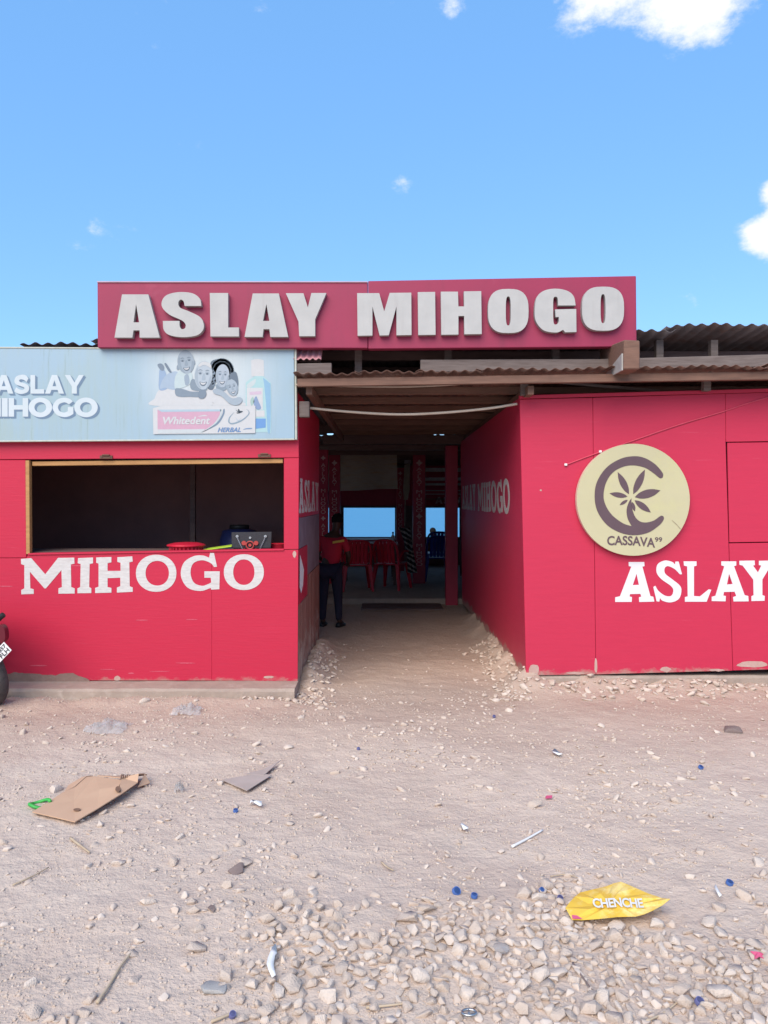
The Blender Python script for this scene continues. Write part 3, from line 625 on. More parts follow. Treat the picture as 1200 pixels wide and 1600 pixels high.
# mouthwash bottle
S = []
S.append((1, (224, 231, 236), [(812, 115, 1), (840, 106), (880, 106), (910, 115, 1), (914, 238, 1), (815, 238, 1)]))
S.append((2, (203, 212, 220), [(820, 185, 1), (900, 180, 1), (905, 215, 1), (824, 220, 1)]))
S.append((1, (158, 190, 220), [(770, 310, 1), (775, 285), (830, 245), (845, 238, 1), (900, 238, 1), (915, 246), (955, 285), (968, 320), (968, 655), (955, 676, 1), (790, 676, 1), (772, 655)]))
S.append((2, (128, 166, 206), [(905, 250, 1), (952, 290), (964, 330), (962, 650), (940, 665), (930, 480), (915, 320)]))
S.append((2, (182, 206, 228), [(778, 320), (790, 296), (845, 262), (840, 300), (800, 330)]))
S.append((3, (212, 220, 228), [(778, 330, 1), (903, 330, 1), (903, 500, 1), (780, 500, 1)]))
S.append((4, (196, 170, 186), [(800, 362, 1), (892, 355, 1), (892, 380, 1), (800, 386, 1)]))
S.append((4, (122, 142, 172), [(830, 440), (850, 395), (868, 430), (890, 490), (850, 495)]))
S.append((4, (150, 176, 168), [(806, 430), (826, 400), (836, 440), (815, 470)]))
S.append((3, (196, 210, 224), [(846, 506, 1), (916, 506, 1), (918, 556, 1), (846, 556, 1)]))
S.append((3, (96, 140, 190), [(846, 570, 1), (926, 570, 1), (926, 640, 1), (846, 650, 1)]))
picture(S, board, 'bottle_print')
# toothpaste box
S = []
S.append((14, (214, 223, 230), [(45, 490, 1), (110, 470, 1), (845, 470, 1), (845, 490, 1)]))
S.append((15, (222, 229, 234), [(45, 490, 1), (846, 488, 1), (844, 684, 1), (48, 692, 1)]))
S.append((16, (214, 150, 168), [(80, 500, 1), (580, 498, 1), (572, 545), (520, 620), (420, 682, 1), (82, 686, 1)]))
S.append((17, (160, 180, 204), [(82, 500, 1), (578, 498, 1), (576, 514, 1), (112, 518, 1)]))
S.append((17, (184, 190, 212), [(82, 655, 1), (455, 652, 1), (420, 682, 1), (82, 686, 1)]))
S.append((17, (110, 128, 146), [(605, 497), (600, 540), (555, 612), (470, 660), (425, 676), (480, 648), (545, 600), (585, 540), (594, 500)]))
S.append((17, (180, 192, 206), [(583, 500), (577, 545), (530, 615), (440, 675), (425, 676), (515, 615), (565, 545), (572, 500)]))
S.append((17, (128, 146, 158), [(680, 520), (640, 560), (634, 600), (668, 616), (740, 590), (795, 540), (795, 510), (770, 496), (790, 512), (785, 540), (735, 580), (668, 604), (644, 595), (650, 560)]))
for tip in ((688, 498), (716, 494), (748, 512), (700, 530)):
    S.append((18, (46, 60, 72), [(716, 530, 1), ((tip[0]+700)/2, (tip[1]+510)/2), (tip[0], tip[1], 1), ((tip[0]+732)/2, (tip[1]+530)/2)]))
S.append((17, (168, 180, 190), [(690, 560), (712, 582), (735, 565), (712, 592)]))
S.append((17, (110, 136, 168), [(748, 656), (775, 645), (818, 644), (812, 652), (775, 654)]))
S.append((17, (226, 232, 236), [(395, 556), (440, 542), (470, 548), (430, 552)]))
picture(S, board, 'toothpaste_print')
fa = lambda x0, x1, y0, y1: rect_fn(230+x0/5, 230+x1/5, 540+y0/5, 540+y1/5, YB-.0105, .15)
v, f = text_faces('Whitedent', fa(122, 492, 556, 616), bold=.03, shear=.2); mk('brand_lettering', v, f, adm(lin(236, 240, 243)), board)
v, f = text_faces('HERBAL', fa(550, 732, 640, 676), bold=.03, shear=.3); mk('brand_lettering', v, f, adm(lin(92, 126, 168)), board)

# ------------------------------------------------------------------ big roof sign
YS = 6.28
sign = thing('roof_sign', W(573, 543, YS), 'long crimson roof sign with raised white letters ASLAY MIHOGO', 'sign')
quad_panel('sign_panel', [(152, 440.5), (574.5, 440.5), (574.8, 544), (152.5, 543.2)], YS, .09, M['sign_red'], sign, bev=.005)
quad_panel('sign_panel', [(575.2, 439), (994, 431), (995, 541.5), (575.4, 545)], YS-.004, .09, M['sign_red'], sign, bev=.005)
M['strip'] = mat('pale top strip', (.55, .36, .42), rough=.5, bump=0)
quad_panel('top_strip', [(151.5, 439.4), (574.5, 439.6), (574.5, 441), (151.5, 441)], YS-.01, .11, M['strip'], sign, bev=0)
def zA(x, y): return W(140+x/2.727, 420+y/2.727, YS-.055)
def zB(x, y): return W(540+x/2.553, 420+y/2.553, YS-.059)
SIGN = [
 (zA, [straight([(138, 109), (250, 109), (299, 293), (213, 293), (213, 262), (187, 262), (182, 293), (106, 293)]), straight([(198, 150), (211, 228), (187, 228)])]),
 (zA, [smooth_loop([(476, 158, 1), (405, 158, 1), (400, 138), (388, 131), (378, 143), (385, 165), (425, 182), (470, 205), (486, 235), (482, 262), (455, 284), (395, 291), (340, 282), (316, 260), (312, 222, 1), (383, 222, 1), (384, 245), (393, 257), (407, 252), (408, 235), (390, 218), (340, 195), (310, 165), (309, 135), (332, 110), (385, 99), (440, 105), (470, 128)])]),
 (zA, [straight([(512, 103), (590, 103), (590, 250), (636, 250), (636, 288), (515, 288)])]),
 (zA, [straight([(695, 105), (806, 105), (846, 290), (770, 290), (766, 257), (741, 257), (737, 290), (660, 290)]), straight([(753, 150), (766, 222), (739, 222)])]),
 (zA, [straight([(836, 104), (911, 104), (930, 165), (945, 103), (1009, 103), (961, 215), (961, 287), (893, 287), (890, 225)])]),
 (zB, [straight([(46, 97), (134, 97), (154, 170), (176, 96), (262, 95), (263, 264), (203, 265), (203, 150), (172, 265), (136, 266), (107, 150), (107, 266), (48, 267)])]),
 (zB, [straight([(288, 93), (357, 92), (359, 263), (290, 264)])]),
 (zB, [straight([(380, 91), (448, 91), (450, 150), (473, 150), (472, 90), (541, 89), (543, 260), (474, 261), (473, 188), (450, 188), (450, 262), (382, 263)])]),
 (zB, [sup(649, 168, 81, 88, 2.8), sup(649, 168, 10, 58, 3)]),
 (zB, [smooth_loop([(918, 146, 1), (848, 146, 1), (846, 118), (838, 111), (829, 120), (828, 168), (830, 215), (840, 222), (850, 212), (851, 192, 1), (838, 192, 1), (836, 162, 1), (920, 160, 1), (921, 252, 1), (876, 253, 1), (868, 243, 1), (840, 254), (790, 245), (760, 210), (754, 168), (762, 115), (790, 88), (838, 79), (885, 88), (910, 110)])]),
 (zB, [sup(1027, 159, 84, 88, 2.8), sup(1027, 159, 10, 58, 3)])]
for fn, loops in SIGN:
    v, f = plate(loops, fn, Vector((0, .052, 0)))
    nl = sum(len(l) for l in loops); nt_ = len(f)-nl
    mk('sign_letter', v, f, [M['letter_white'], M['letter_side']], sign, mi=[0]*nt_+[1]*nl)

# ------------------------------------------------------------------ right kiosk
YR = 6.5
kr = thing('storage_kiosk', (3.2, YR, .11), 'red plywood kiosk wall with closed hatch and white ASLAY lettering, right of the passage', 'kiosk')
rp = M['red_right']
def poly_panel(name, pts, Y, th, m, parent, bev=.003):
    f = [W(x, y, Y) for x, y in pts]; n = len(f); v = f+[p+Vector((0, th, 0)) for p in f]
    return mk(name, v, [tuple(range(n))[::-1], tuple(range(n, 2*n))]+[(i, (i+1) % n, (i+1) % n+n, i+n) for i in range(n)], m, parent, bev=bev)
poly_panel('wall_panel', [(812, 624), (926, 621.3), (931, 1054), (822, 1055.5)], YR, t_, rp, kr)
poly_panel('wall_panel', [(926.4, 621.3), (1133.6, 615), (1134, 690), (1138.6, 848), (1145, 1048), (931.5, 1054)], YR, t_, rp, kr)
poly_panel('wall_panel', [(1134, 615), (1560, 604), (1560, 684), (1134.5, 690.5)], YR-.004, t_, rp, kr)
poly_panel('wall_panel', [(1139.4, 849.2), (1560, 842), (1560, 1036), (1145.6, 1047.8)], YR, t_, rp, kr)
poly_panel('top_rail', [(811.5, 617.5), (1560, 597), (1560, 603), (811.8, 623)], YR-.006, .05, rp, kr)
hs = poly_panel('hatch_shutter', [(1136.5, 691.8), (1560, 686), (1560, 841), (1139.8, 847.6)], YR+.004, t_, rp, kr)
for (x, y, w_, h_) in ((834, 1047, 8, 9), (931, 1040, 2.2, 12), (1040, 1046, 9, 4), (1175, 1038, 24, 5), (1120, 1047, 12, 2), (900, 1052, 14, 2), (845, 766, 1.6, 1.4)):
    o_ = [(x+w_*math.cos(a)*(1+.4*mnoise.noise(Vector((x+a, y, 0)))), y+h_*math.sin(a)*(1+.6*mnoise.noise(Vector((x, y+a*2, 3))))) for a in [k*2*math.pi/14 for k in range(14)]]
    v, f = plate([straight(o_)], lambda a, b_: W(a, b_, YR-.0016), Vector((0, .001, 0))); mk('paint_chip', v, f, M['chip'], kr)
# passage side of the kiosk
xf0, xf1 = W(822, 1055, YR).x, W(722, 940, 11.5).x
def side_pt(y, z):                         # the side wall leans slightly out at the foot, as the corner does
    s = (y-YR)/(11.5-YR); xb = xf0+(xf1-xf0)*s; xt = W(812, 617, YR).x+(1.145-W(812, 617, YR).x)*s
    k = (z-.12)/(2.5-.12); return Vector((xb+(xt-xb)*k, y, z))
def side_panel(y0, y1, z0, z1, nm='side_panel', m=rp):
    c = [side_pt(y0, z0), side_pt(y1, z0), side_pt(y1, z1), side_pt(y0, z1)]
    v = c+[p+Vector((.018, 0, 0)) for p in c]
    return mk(nm, v, [(0, 3, 2, 1)[::-1], (4, 5, 6, 7)[::-1], (0, 1, 5, 4), (1, 2, 6, 5), (2, 3, 7, 6), (3, 0, 4, 7)], m, kr, bev=.002)
for y0, y1 in ((YR+.02, 7.72), (7.724, 8.94), (8.944, 10.16), (10.164, 11.5)): side_panel(y0, y1, .07, 2.47)
box('rear_wall', 1.2, 5.5, 11.46, 11.49, .05, 2.5, M['dark_ply'], kr)
box('end_wall', 5.5, 5.53, YR, 11.5, .05, 2.6, rp, kr)
# ASLAY painted letters
def px5(x, y): return W(950+x/4.8, 860+y/4.8, YR-.0025)
GR = [
 [straight([(155, 87), (272, 87), (274, 118), (258, 122), (318, 342), (340, 348), (348, 384), (234, 387), (232, 352), (250, 346), (243, 326), (165, 328), (162, 346), (180, 350), (178, 386), (54, 387), (54, 352), (90, 344), (175, 122), (156, 118)]), straight([(214, 175), (232, 258), (186, 260)])],
 [smooth_loop([(505, 84, 1), (530, 84, 1), (555, 178, 1), (540, 180, 1), (500, 140), (450, 118), (425, 135), (430, 175), (480, 215), (540, 265), (550, 310), (530, 365), (470, 390), (410, 378), (390, 357, 1), (385, 384, 1), (365, 382, 1), (340, 275, 1), (355, 265, 1), (380, 305), (430, 340), (475, 340), (490, 300), (470, 265), (400, 215), (365, 165), (372, 105), (425, 76), (480, 86), (503, 106, 1)])],
 [straight([(567, 82), (664, 82), (664, 115), (645, 120), (645, 342), (690, 345), (755, 292), (775, 295), (740, 385), (577, 385), (577, 350), (598, 345), (594, 120), (570, 114)])],
 [straight([(850, 82), (962, 82), (962, 114), (945, 118), (1025, 335), (1052, 342), (1055, 382), (942, 383), (938, 350), (962, 342), (950, 310), (870, 312), (865, 338), (884, 342), (882, 382), (778, 380), (778, 348), (806, 340), (872, 120), (850, 112)]), straight([(908, 175), (935, 252), (892, 256)])],
 [straight([(985, 78), (1100, 76), (1102, 110), (1088, 114), (1125, 165), (1150, 114), (1132, 110), (1132, 78), (1240, 76), (1240, 108), (1222, 112), (1158, 218), (1158, 335), (1176, 342), (1174, 378), (1076, 380), (1076, 344), (1092, 336), (1090, 220), (1010, 114), (986, 108)])]]
for loops in GR:
    v, f = plate(loops, px5, Vector((0, .002, 0))); mk('painted_letter', v, f, M['clean_white'], kr)

# the same slab letters along both passage walls
SLAB = {c: norm_glyph(GL[c]) for c in 'MIHOG'}
for c, l in zip('ASLAY', GR): SLAB[c] = norm_glyph(l)
for v, f in run_glyphs('ASLAY MIHOGO', SLAB, lambda u, vv: side_pt(11.3-(11.3-7.12)*u, 1.47+.34*vv)+Vector((-.004, 0, 0)), Vector((.002, 0, 0)), .12, .5): mk('painted_letter', v, f, M['brush_white'], kr)
for v, f in run_glyphs('ASLAY', SLAB, lambda u, vv: Vector((XS+.004, 6.47+1.9*u, 1.49+.30*vv)), Vector((-.002, 0, 0)), .10): mk('painted_letter', v, f, M['brush_white'], kiosk)

# painted-over wire up the wall
wp = spline([W(882, 727, YR-.006), W(930, 709, YR-.006), W(985, 690, YR-.006), (W(1060, 664, YR-.007)), W(1130, 643, YR-.008), W(1200, 621, YR-.008), W(1400, 570, YR-.008)], 8)
mb = MB(); mb.tube(wp, .006, 6); wire = mb.build('wall_wire', M['wire'], None, True)
tag(wire, 'thin red painted wire running diagonally up the wall behind the round sign', 'wire')
for px, py in ((884, 726), (938, 705.5)):
    p = W(px, py, YR-.012); b2 = MB(); b2.box(p.x-.012, p.x+.012, p.y-.008, p.y+.004, p.z-.01, p.z+.01); b2.build('clip', M['clip'], wire, bev=.003)

# ------------------------------------------------------------------ round sign
YD = 6.44
disc = thing('round_sign', W(989, 868, YD), 'round cream sign with a dark C emblem, cassava leaves and CASSAVA 99', 'sign')
def pc(x, y, Y=YD): return W(890+x/6.0, 680+y/6.0, Y)
v, f = plate([sup(597, 605, 530, 525, 2, 72)], pc, Vector((0, .05, 0)))
mk('sign_disc', v, f, [M['cream'], M['cream_edge']], disc, mi=[0]*(len(f)-72)+[1]*72)
pe = lambda x, y: pc(x, y, YD-.003)
Cl = smooth_loop([(870, 350), (800, 270), (700, 212), (600, 197), (480, 220), (350, 300), (260, 430), (235, 567), (260, 710), (350, 840), (480, 915), (610, 937), (740, 912), (840, 845), (880, 795), (882, 765), (862, 754), (840, 765), (790, 800), (720, 818), (660, 808), (615, 765), (590, 700), (580, 640), (580, 592, 1), (555, 630), (535, 700), (545, 780), (582, 853, 1), (500, 825), (400, 750), (340, 660), (318, 567), (340, 450), (400, 355), (490, 300), (590, 282), (700, 302), (780, 350), (835, 395), (858, 403), (875, 390)])
v, f = plate([Cl], pe, Vector((0, .002, 0))); mk('emblem_ring', v, f, M['taupe'], disc)
for (tx, ty), (bx, by), wd in (((452, 346), (556, 552), 62), ((706, 322), (598, 552), 66), ((852, 517), (612, 580), 78), ((375, 545), (543, 575), 48), ((470, 655), (545, 606), 28), ((762, 724), (610, 610), 58), ((612, 714), (585, 625), 32)):
    dx, dy = bx-tx, by-ty; ln = math.hypot(dx, dy); nx_, ny_ = -dy/ln*wd/2, dx/ln*wd/2
    P = lambda s, k: (tx+dx*s+nx_*k, ty+dy*s+ny_*k)
    loop = smooth_loop([(tx, ty, 1), P(.25, .72), P(.52, 1), P(.8, .7), (bx, by, 1), P(.8, -.7), P(.52, -1), P(.25, -.72)])
    v, f = plate([loop], pe, Vector((0, .002, 0))); mk('emblem_leaf', v, f, M['taupe'], disc)
def arc(u, vv):
    x = 352+(802-352)*u; y = 1055-88*vv-18*math.sin(math.pi*u)*.6-(1-u)*22
    return pe(x, y)
v, f = text_faces('CASSAVA', arc, bold=.022); mk('lettering', v, f, M['taupe'], disc)
v, f = text_faces('99', lambda u, vv: pe(800+68*u, 1000-44*vv), bold=.015); mk('lettering', v, f, M['taupe'], disc)
mk('crack', [pe(960, 800), pe(1000, 838), pe(1038, 880), pe(1042, 878), pe(1003, 833), pe(962, 797)], [(0, 1, 2, 3, 4, 5)], M['crack'], disc)

# ------------------------------------------------------------------ roofs
ur = thing('upper_roof', (0, 6.45, 2.7), 'dark rusty corrugated iron roof rising behind the long crimson sign', 'roof')
def upz(px): return W(px, 535-(px-60)*.0235, 6.42).z
xs = [(-330, -175), (-175, -20), (40, 152), (152, 300), (300, 450), (450, 600), (600, 750), (750, 900), (900, 1050), (1050, 1190), (1190, 1330), (1330, 1640)]
for i, (a, b_) in enumerate(xs):
    xa, xb = (a-CX)*6.42/F, (b_-CX)*6.42/F
    za = upz((a+b_)/2)-(.03 if i < 2 else 0)+random.uniform(-.012, .012)
    corrugated('roof_sheet', xa-.05, xb+.03, (6.42+random.uniform(-.02, .02), za), (11.7, 2.72+.004*(i % 2)), M['tin'], ur, pitch=.105, amp=.011, tilt=random.uniform(-.02, .03), jit=.008)
for px in (868, 1030, 1115, 700, 560, 330):
    p = W(px, 556, 6.62); box('post', p.x-.03, p.x+.03, 6.6, 6.66, 2.66, 2.98, M['old_wood'], ur)
box('rafter', -4.9, 5.5, 6.9, 6.96, 2.86, 2.94, M['dark_wood'], ur)
box('back_board', -.75, 5.5, 7.6, 7.62, 2.68, 2.92, M['dark_wood'], ur)
poly_panel('front_beam', [(657, 562), (938, 561), (1300, 551), (1300, 570), (938, 580), (657, 581)], 6.36, .05, M['old_wood'], ur, bev=.004)
poly_panel('front_beam', [(461, 568), (518, 567), (518, 585), (461, 586)], 6.34, .05, M['old_wood'], ur, bev=.004)
poly_panel('ledge_beam', [(465, 555), (500, 555), (500, 566), (465, 566)], 6.5, .05, M['dark_wood'], ur)
corrugated('eaves_strip', W(458, 560, 6.33).x, W(502, 560, 6.33).x, (6.33, W(480, 561, 6.33).z), (6.5, W(480, 543, 6.33).z+.04), M['pink_tin'], ur, pitch=.05, amp=.008)

lr = thing('passage_roof', (.4, 6.15, 2.6), 'low rusted corrugated awning on rough timbers over the passage', 'roof')
lx = [(470, 560), (560, 655), (655, 750), (750, 850), (850, 955), (955, 1070), (1070, 1200), (1200, 1330), (1330, 1560)]
def lz(px): return W(px, 585-(px-470)*.0165, 6.15).z
for i, (a, b_) in enumerate(lx):
    xa, xb = (a-CX)*6.15/F, (b_-CX)*6.15/F
    if i == 0: xa = -.70
    corrugated('roof_sheet', xa-.03, xb+.03, (6.15+random.uniform(-.025, .02), lz((a+b_)/2)+.012+random.uniform(-.006, .008)), (11.35, 2.64+.003*(i % 2)), M['tin_under'], lr, pitch=.09, amp=.009, tilt=random.uniform(-.02, .02), jit=.005)
for k, y in enumerate((6.20, 6.85, 7.5, 8.2, 8.9, 9.6, 10.3, 11.0)):
    z1 = lz(700)-.022 if k == 0 else 2.625-.012*k*.3
    pts = []
    c = boxv(-.70, 5.45, y, y+.05, 0, .065); dz0 = lz(470)-.09 if k == 0 else 2.545; dz1 = lz(1560)-.09 if k == 0 else 2.56
    v = [Vector((p.x, p.y, p.z+dz0+(dz1-dz0)*(p.x+.7)/6.15)) for p in c]
    mk('purlin', v, BOXF, M['brown_wood'], lr, bev=.004)
for x in (-.64, 1.18): box('rafter', x, x+.05, 6.3, 11.3, 2.47, 2.54, M['brown_wood'], lr)
for px, a, b_ in ((819, 594, 617), (1104, 580, 610)):
    p = W(px, b_, 6.44); box('stub_post', p.x-.03, p.x+.03, 6.42, 6.48, p.z-.005, W(px, a, 6.44).z, M['old_wood'], lr, bev=.003)
p = W(477, 652, 6.38); box('bracket_block', p.x-.05, p.x+.035, 6.36, 6.42, p.z, p.z+.13, M['old_wood'], lr, bev=.004)
# a strut leaning behind the gap on the right
mb = MB(); mb.tube([W(835, 594, 6.6), W(1030, 611, 6.7)], .014, 6); mb.build('brace', M['old_wood'], lr)
# plank end sticking out under the sign
bb = thing('beam_end', W(975, 580, 5.95), 'blocky weathered beam end sticking out under the right end of the roof sign', 'beam')
f0, f1 = 5.95, 6.62
xa, xb = W(975, 0, f0).x, W(1000, 0, f0).x
v = [Vector((xa, f0, W(0, 577, f0).z)), Vector((xb, f0, W(0, 577, f0).z)), Vector((xb, f1, W(0, 577, f0).z)), Vector((xa, f1, W(0, 577, f0).z)),
     Vector((xa, f0, W(0, 531, f0).z)), Vector((xb, f0, W(0, 532, f0).z)), Vector((xb, f1, W(0, 546, f1).z)), Vector((xa, f1, W(0, 546, f1).z))]
mk('beam', v, BOXF, M['brown_wood'], bb, bev=.008)
mb = MB(); zz = v[0].z-.004
mb.add([Vector((xa-.012, f0+.02, zz)), Vector((xa-.012, f1, zz)), Vector((xa-.012, f0+.02, zz+.13)), Vector((xa-.001, f0+.02, zz)), Vector((xa-.001, f1, zz)), Vector((xa-.001, f0+.02, zz+.13))],
       [(0, 2, 1), (3, 4, 5), (0, 1, 4, 3), (1, 2, 5, 4), (2, 0, 3, 5)]); mb.build('mortar_fillet', M['plaster'], bb)

# poles slung across the passage
mb = MB(); mb.tube(spline([W(470, 636, 6.45), W(540, 643, 6.5), W(620, 647.5, 6.5), (W(690, 645, 6.5)), W(760, 638.5, 6.5), W(808, 631, 6.5)], 6), .011, 8)
tag(mb.build('slung_pole', M['pole'], None, True), 'pale sagging cane slung across the passage mouth, the lower of two', 'cane')
mb = MB(); mb.tube(spline([W(462, 601, 6.3), W(540, 603.5, 6.33), W(640, 604, 6.35), W(720, 600, 6.35), W(800, 594, 6.35)], 6), .008, 8)
tag(mb.build('slung_pole', M['pole'], None, True), 'thin cane running just under the awning edge, the upper of two', 'cane')

# ------------------------------------------------------------------ hall behind
hall = thing('beach_hall', (0, 14.5, .1), 'dim open hall with wide window gaps on the sea at the end of the passage', 'building')
slab = box('floor_slab', -5.2, 5.6, 11.85, 18.55, -.1, .085, M['concrete']); slab['kind'] = 'structure'
for i in range(13):
    xa = -5.3+i*.85
    corrugated('roof_sheet', xa, xa+.88, (11.55, 2.585), (18.9, 2.50+.004*(i % 2)), M['tin'], hall, pitch=.13, amp=.014)
for y in (12.4, 13.8, 15.2, 16.6, 18.0): box('purlin', -5.2, 5.6, y, y+.06, 2.42, 2.50, M['dark_wood'], hall)
# header between the two roofs, with the chinks that let daylight through
hd = [(-330, 511), (521, 678), (694, 709), (712.5, 1500)]
for a, b_ in hd:
    xa, xb = (a-CX)*11.45/F, (b_-CX)*11.45/F
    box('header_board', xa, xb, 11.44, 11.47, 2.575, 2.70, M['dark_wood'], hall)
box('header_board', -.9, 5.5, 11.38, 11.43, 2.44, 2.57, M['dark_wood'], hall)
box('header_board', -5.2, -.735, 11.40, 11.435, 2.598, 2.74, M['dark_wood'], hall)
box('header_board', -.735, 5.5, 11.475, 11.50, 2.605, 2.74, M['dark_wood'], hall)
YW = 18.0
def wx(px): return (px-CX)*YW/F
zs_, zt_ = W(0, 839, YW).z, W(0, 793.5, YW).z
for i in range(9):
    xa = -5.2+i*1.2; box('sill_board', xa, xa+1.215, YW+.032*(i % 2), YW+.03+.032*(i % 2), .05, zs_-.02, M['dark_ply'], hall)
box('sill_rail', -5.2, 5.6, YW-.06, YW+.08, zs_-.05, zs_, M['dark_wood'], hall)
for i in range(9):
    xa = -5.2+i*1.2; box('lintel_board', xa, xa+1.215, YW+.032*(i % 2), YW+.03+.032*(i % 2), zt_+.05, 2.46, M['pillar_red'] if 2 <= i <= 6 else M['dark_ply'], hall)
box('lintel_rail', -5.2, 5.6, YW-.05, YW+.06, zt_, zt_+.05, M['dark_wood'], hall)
for a, b_ in ((440, 495), (497.5, 504), (518.5, 537), (617, 645), (695, 712), (718, 730)):
    box('window_post', wx(a), wx(b_), YW-.04, YW+.04, zs_, zt_, M['dark_wood'], hall)
for x in (-5.25, 5.5):
    for y in (9.2, 12.0, 14.0, 16.0, 18.2): box('side_post', x, x+.1, y, y+.1, -.02, 2.5, M['dark_wood'], hall)
    for k in range(5): box('side_board', x+.102, x+.125, (9.2 if x < 0 else 11.5)-.02, 18.3, .02+.47*k, .48+.47*k, M['dark_ply'], hall)  # unseen side boards, added up to this height to keep the hall dim
for v, f in run_glyphs('ASLAY', SANS, lambda u, vv: Vector((wx(680)+.85*u, YW-.056, W(0, 791, YW).z+.16*vv+.06)), Vector((0, .002, 0)), .12): mk('painted_letter', v, f, M['post_print'], hall)
# woven mat screen and slatted rack
mat_ = thing('woven_screen', W(575, 768, 15.0), 'grey brown woven mat screen hung high above the sea window', 'screen')
poly_panel('mat_sheet', [(503, 704), (620, 702), (621, 762), (560, 766.5), (503, 768)], 15.0, .02, M['panel_woven'], mat_, bev=0)
box('top_batten', W(500, 0, 14.97).x, W(624, 0, 14.97).x, 14.95, 14.98, 2.56, 2.60, M['dark_wood'], mat_)
box('bottom_batten', W(590, 0, 14.97).x, W(622, 0, 14.97).x, 14.95, 14.985, W(0, 764, 15).z, W(0, 762.5, 15).z, M['pole'], mat_)
rk = thing('slatted_rack', W(682, 800, 15.4), 'slatted wall rack with pale battens beside the lettered post', 'rack')
for y0, y1, m in ((731, 737, 'slat'), (746, 751, 'slat'), (755, 758.5, 'slat'), (766, 767.2, 'slat'), (771.5, 772.5, 'slat'), (779, 780.5, 'dark_wood')):
    box('slat', W(664, 0, 15.4).x, W(722, 0, 15.4).x, 15.4, 15.42, W(0, y1, 15.4).z, W(0, y0, 15.4).z, M[m], rk)
for px in (664, 720): box('upright', W(px, 0, 15.45).x-.02, W(px, 0, 15.45).x+.02, 15.43, 15.47, .085, 2.42, M['dark_wood'], rk)

# lettered posts
PT = '\n'.join('ASLAY')+'\n\n'+'\n'.join('MIHOGO')
def pillar(pxc, Y, wd, z1, label, text=True, z0=.085, tz=(.35, 2.3), m='pillar_red', cap=True):
    x = (pxc-CX)*Y/F
    p = thing('painted_pillar', (x, Y, z0), label, 'pillar', 'red pillars in the hall')
    box('shaft', x-wd/2, x+wd/2, Y, Y+wd, z0, z1, M[m], p, bev=.006)
    if cap: box('cap_block', x-wd/2-.012, x+wd/2+.012, Y-.012, Y+wd+.012, z1, z1+.05, M['old_wood'], p)
    if text:
        n = 2 if tz[1]-tz[0] > 1.4 else 1; h = (tz[1]-tz[0])/n
        for k in range(n):
            a = tz[0]+h*k+.06; b_ = tz[0]+h*(k+1)-.10
            v, f = text_faces(PT, lambda u, vv: Vector((x-wd*.26+wd*.52*u, Y-.003, a+(b_-a)*vv)), bold=.0, align='CENTER', line=.8)
            mk('lettering', v, f, M['post_print'], p)
            loop = smooth_loop([(math.cos(q*math.pi/4)*wd*(.26 if q % 2 == 0 else .15), math.sin(q*math.pi/4)*wd*(.26 if q % 2 == 0 else .15)) for q in range(8)])
            v, f = plate([loop], lambda xx, yy: Vector((x+xx, Y-.003, b_+.085+yy)), Vector((0, .002, 0))); mk('flower_mark', v, f, M['post_print'], p)
    return p
pillar(655, 14.0, .225, 2.44, 'red pillar with pale stacked lettering, right of the wide sea window')
pillar(522.5, 14.0, .20, 2.44, 'red pillar with pale stacked lettering, left of the wide sea window')
pillar(505, 12.4, .15, 2.42, 'darker lettered pillar nearest the passage wall on the left', m='pillar_red')
pillar(625.5, 16.5, .17, 2.30, 'short slim lettered pillar beside the hanging paddle board', tz=(.9, 2.2))
pillar(706, 11.75, .185, 2.44, 'plain red post at the far end of the right passage wall', text=False, z0=-.03, cap=False)
# paddle-like board hanging by the short pillar
hp = thing('hanging_paddle', W(638, 790, 15.8), 'pale wooden paddle hanging beside the short pillar', 'paddle')
poly_panel('blade', [(632, 726), (641, 725), (640, 765), (637, 781), (631, 781), (630, 765)], 15.8, .03, M['pole'], hp)
poly_panel('shaft', [(632.5, 781), (634, 781), (633, 822), (631.8, 822)], 15.8, .02, M['pole'], hp)
box('cap_block', W(632, 0, 15.78).x, W(642, 0, 15.78).x, 15.77, 15.86, W(0, 724, 15.8).z, W(0, 719, 15.8).z, M['slat'], hp)

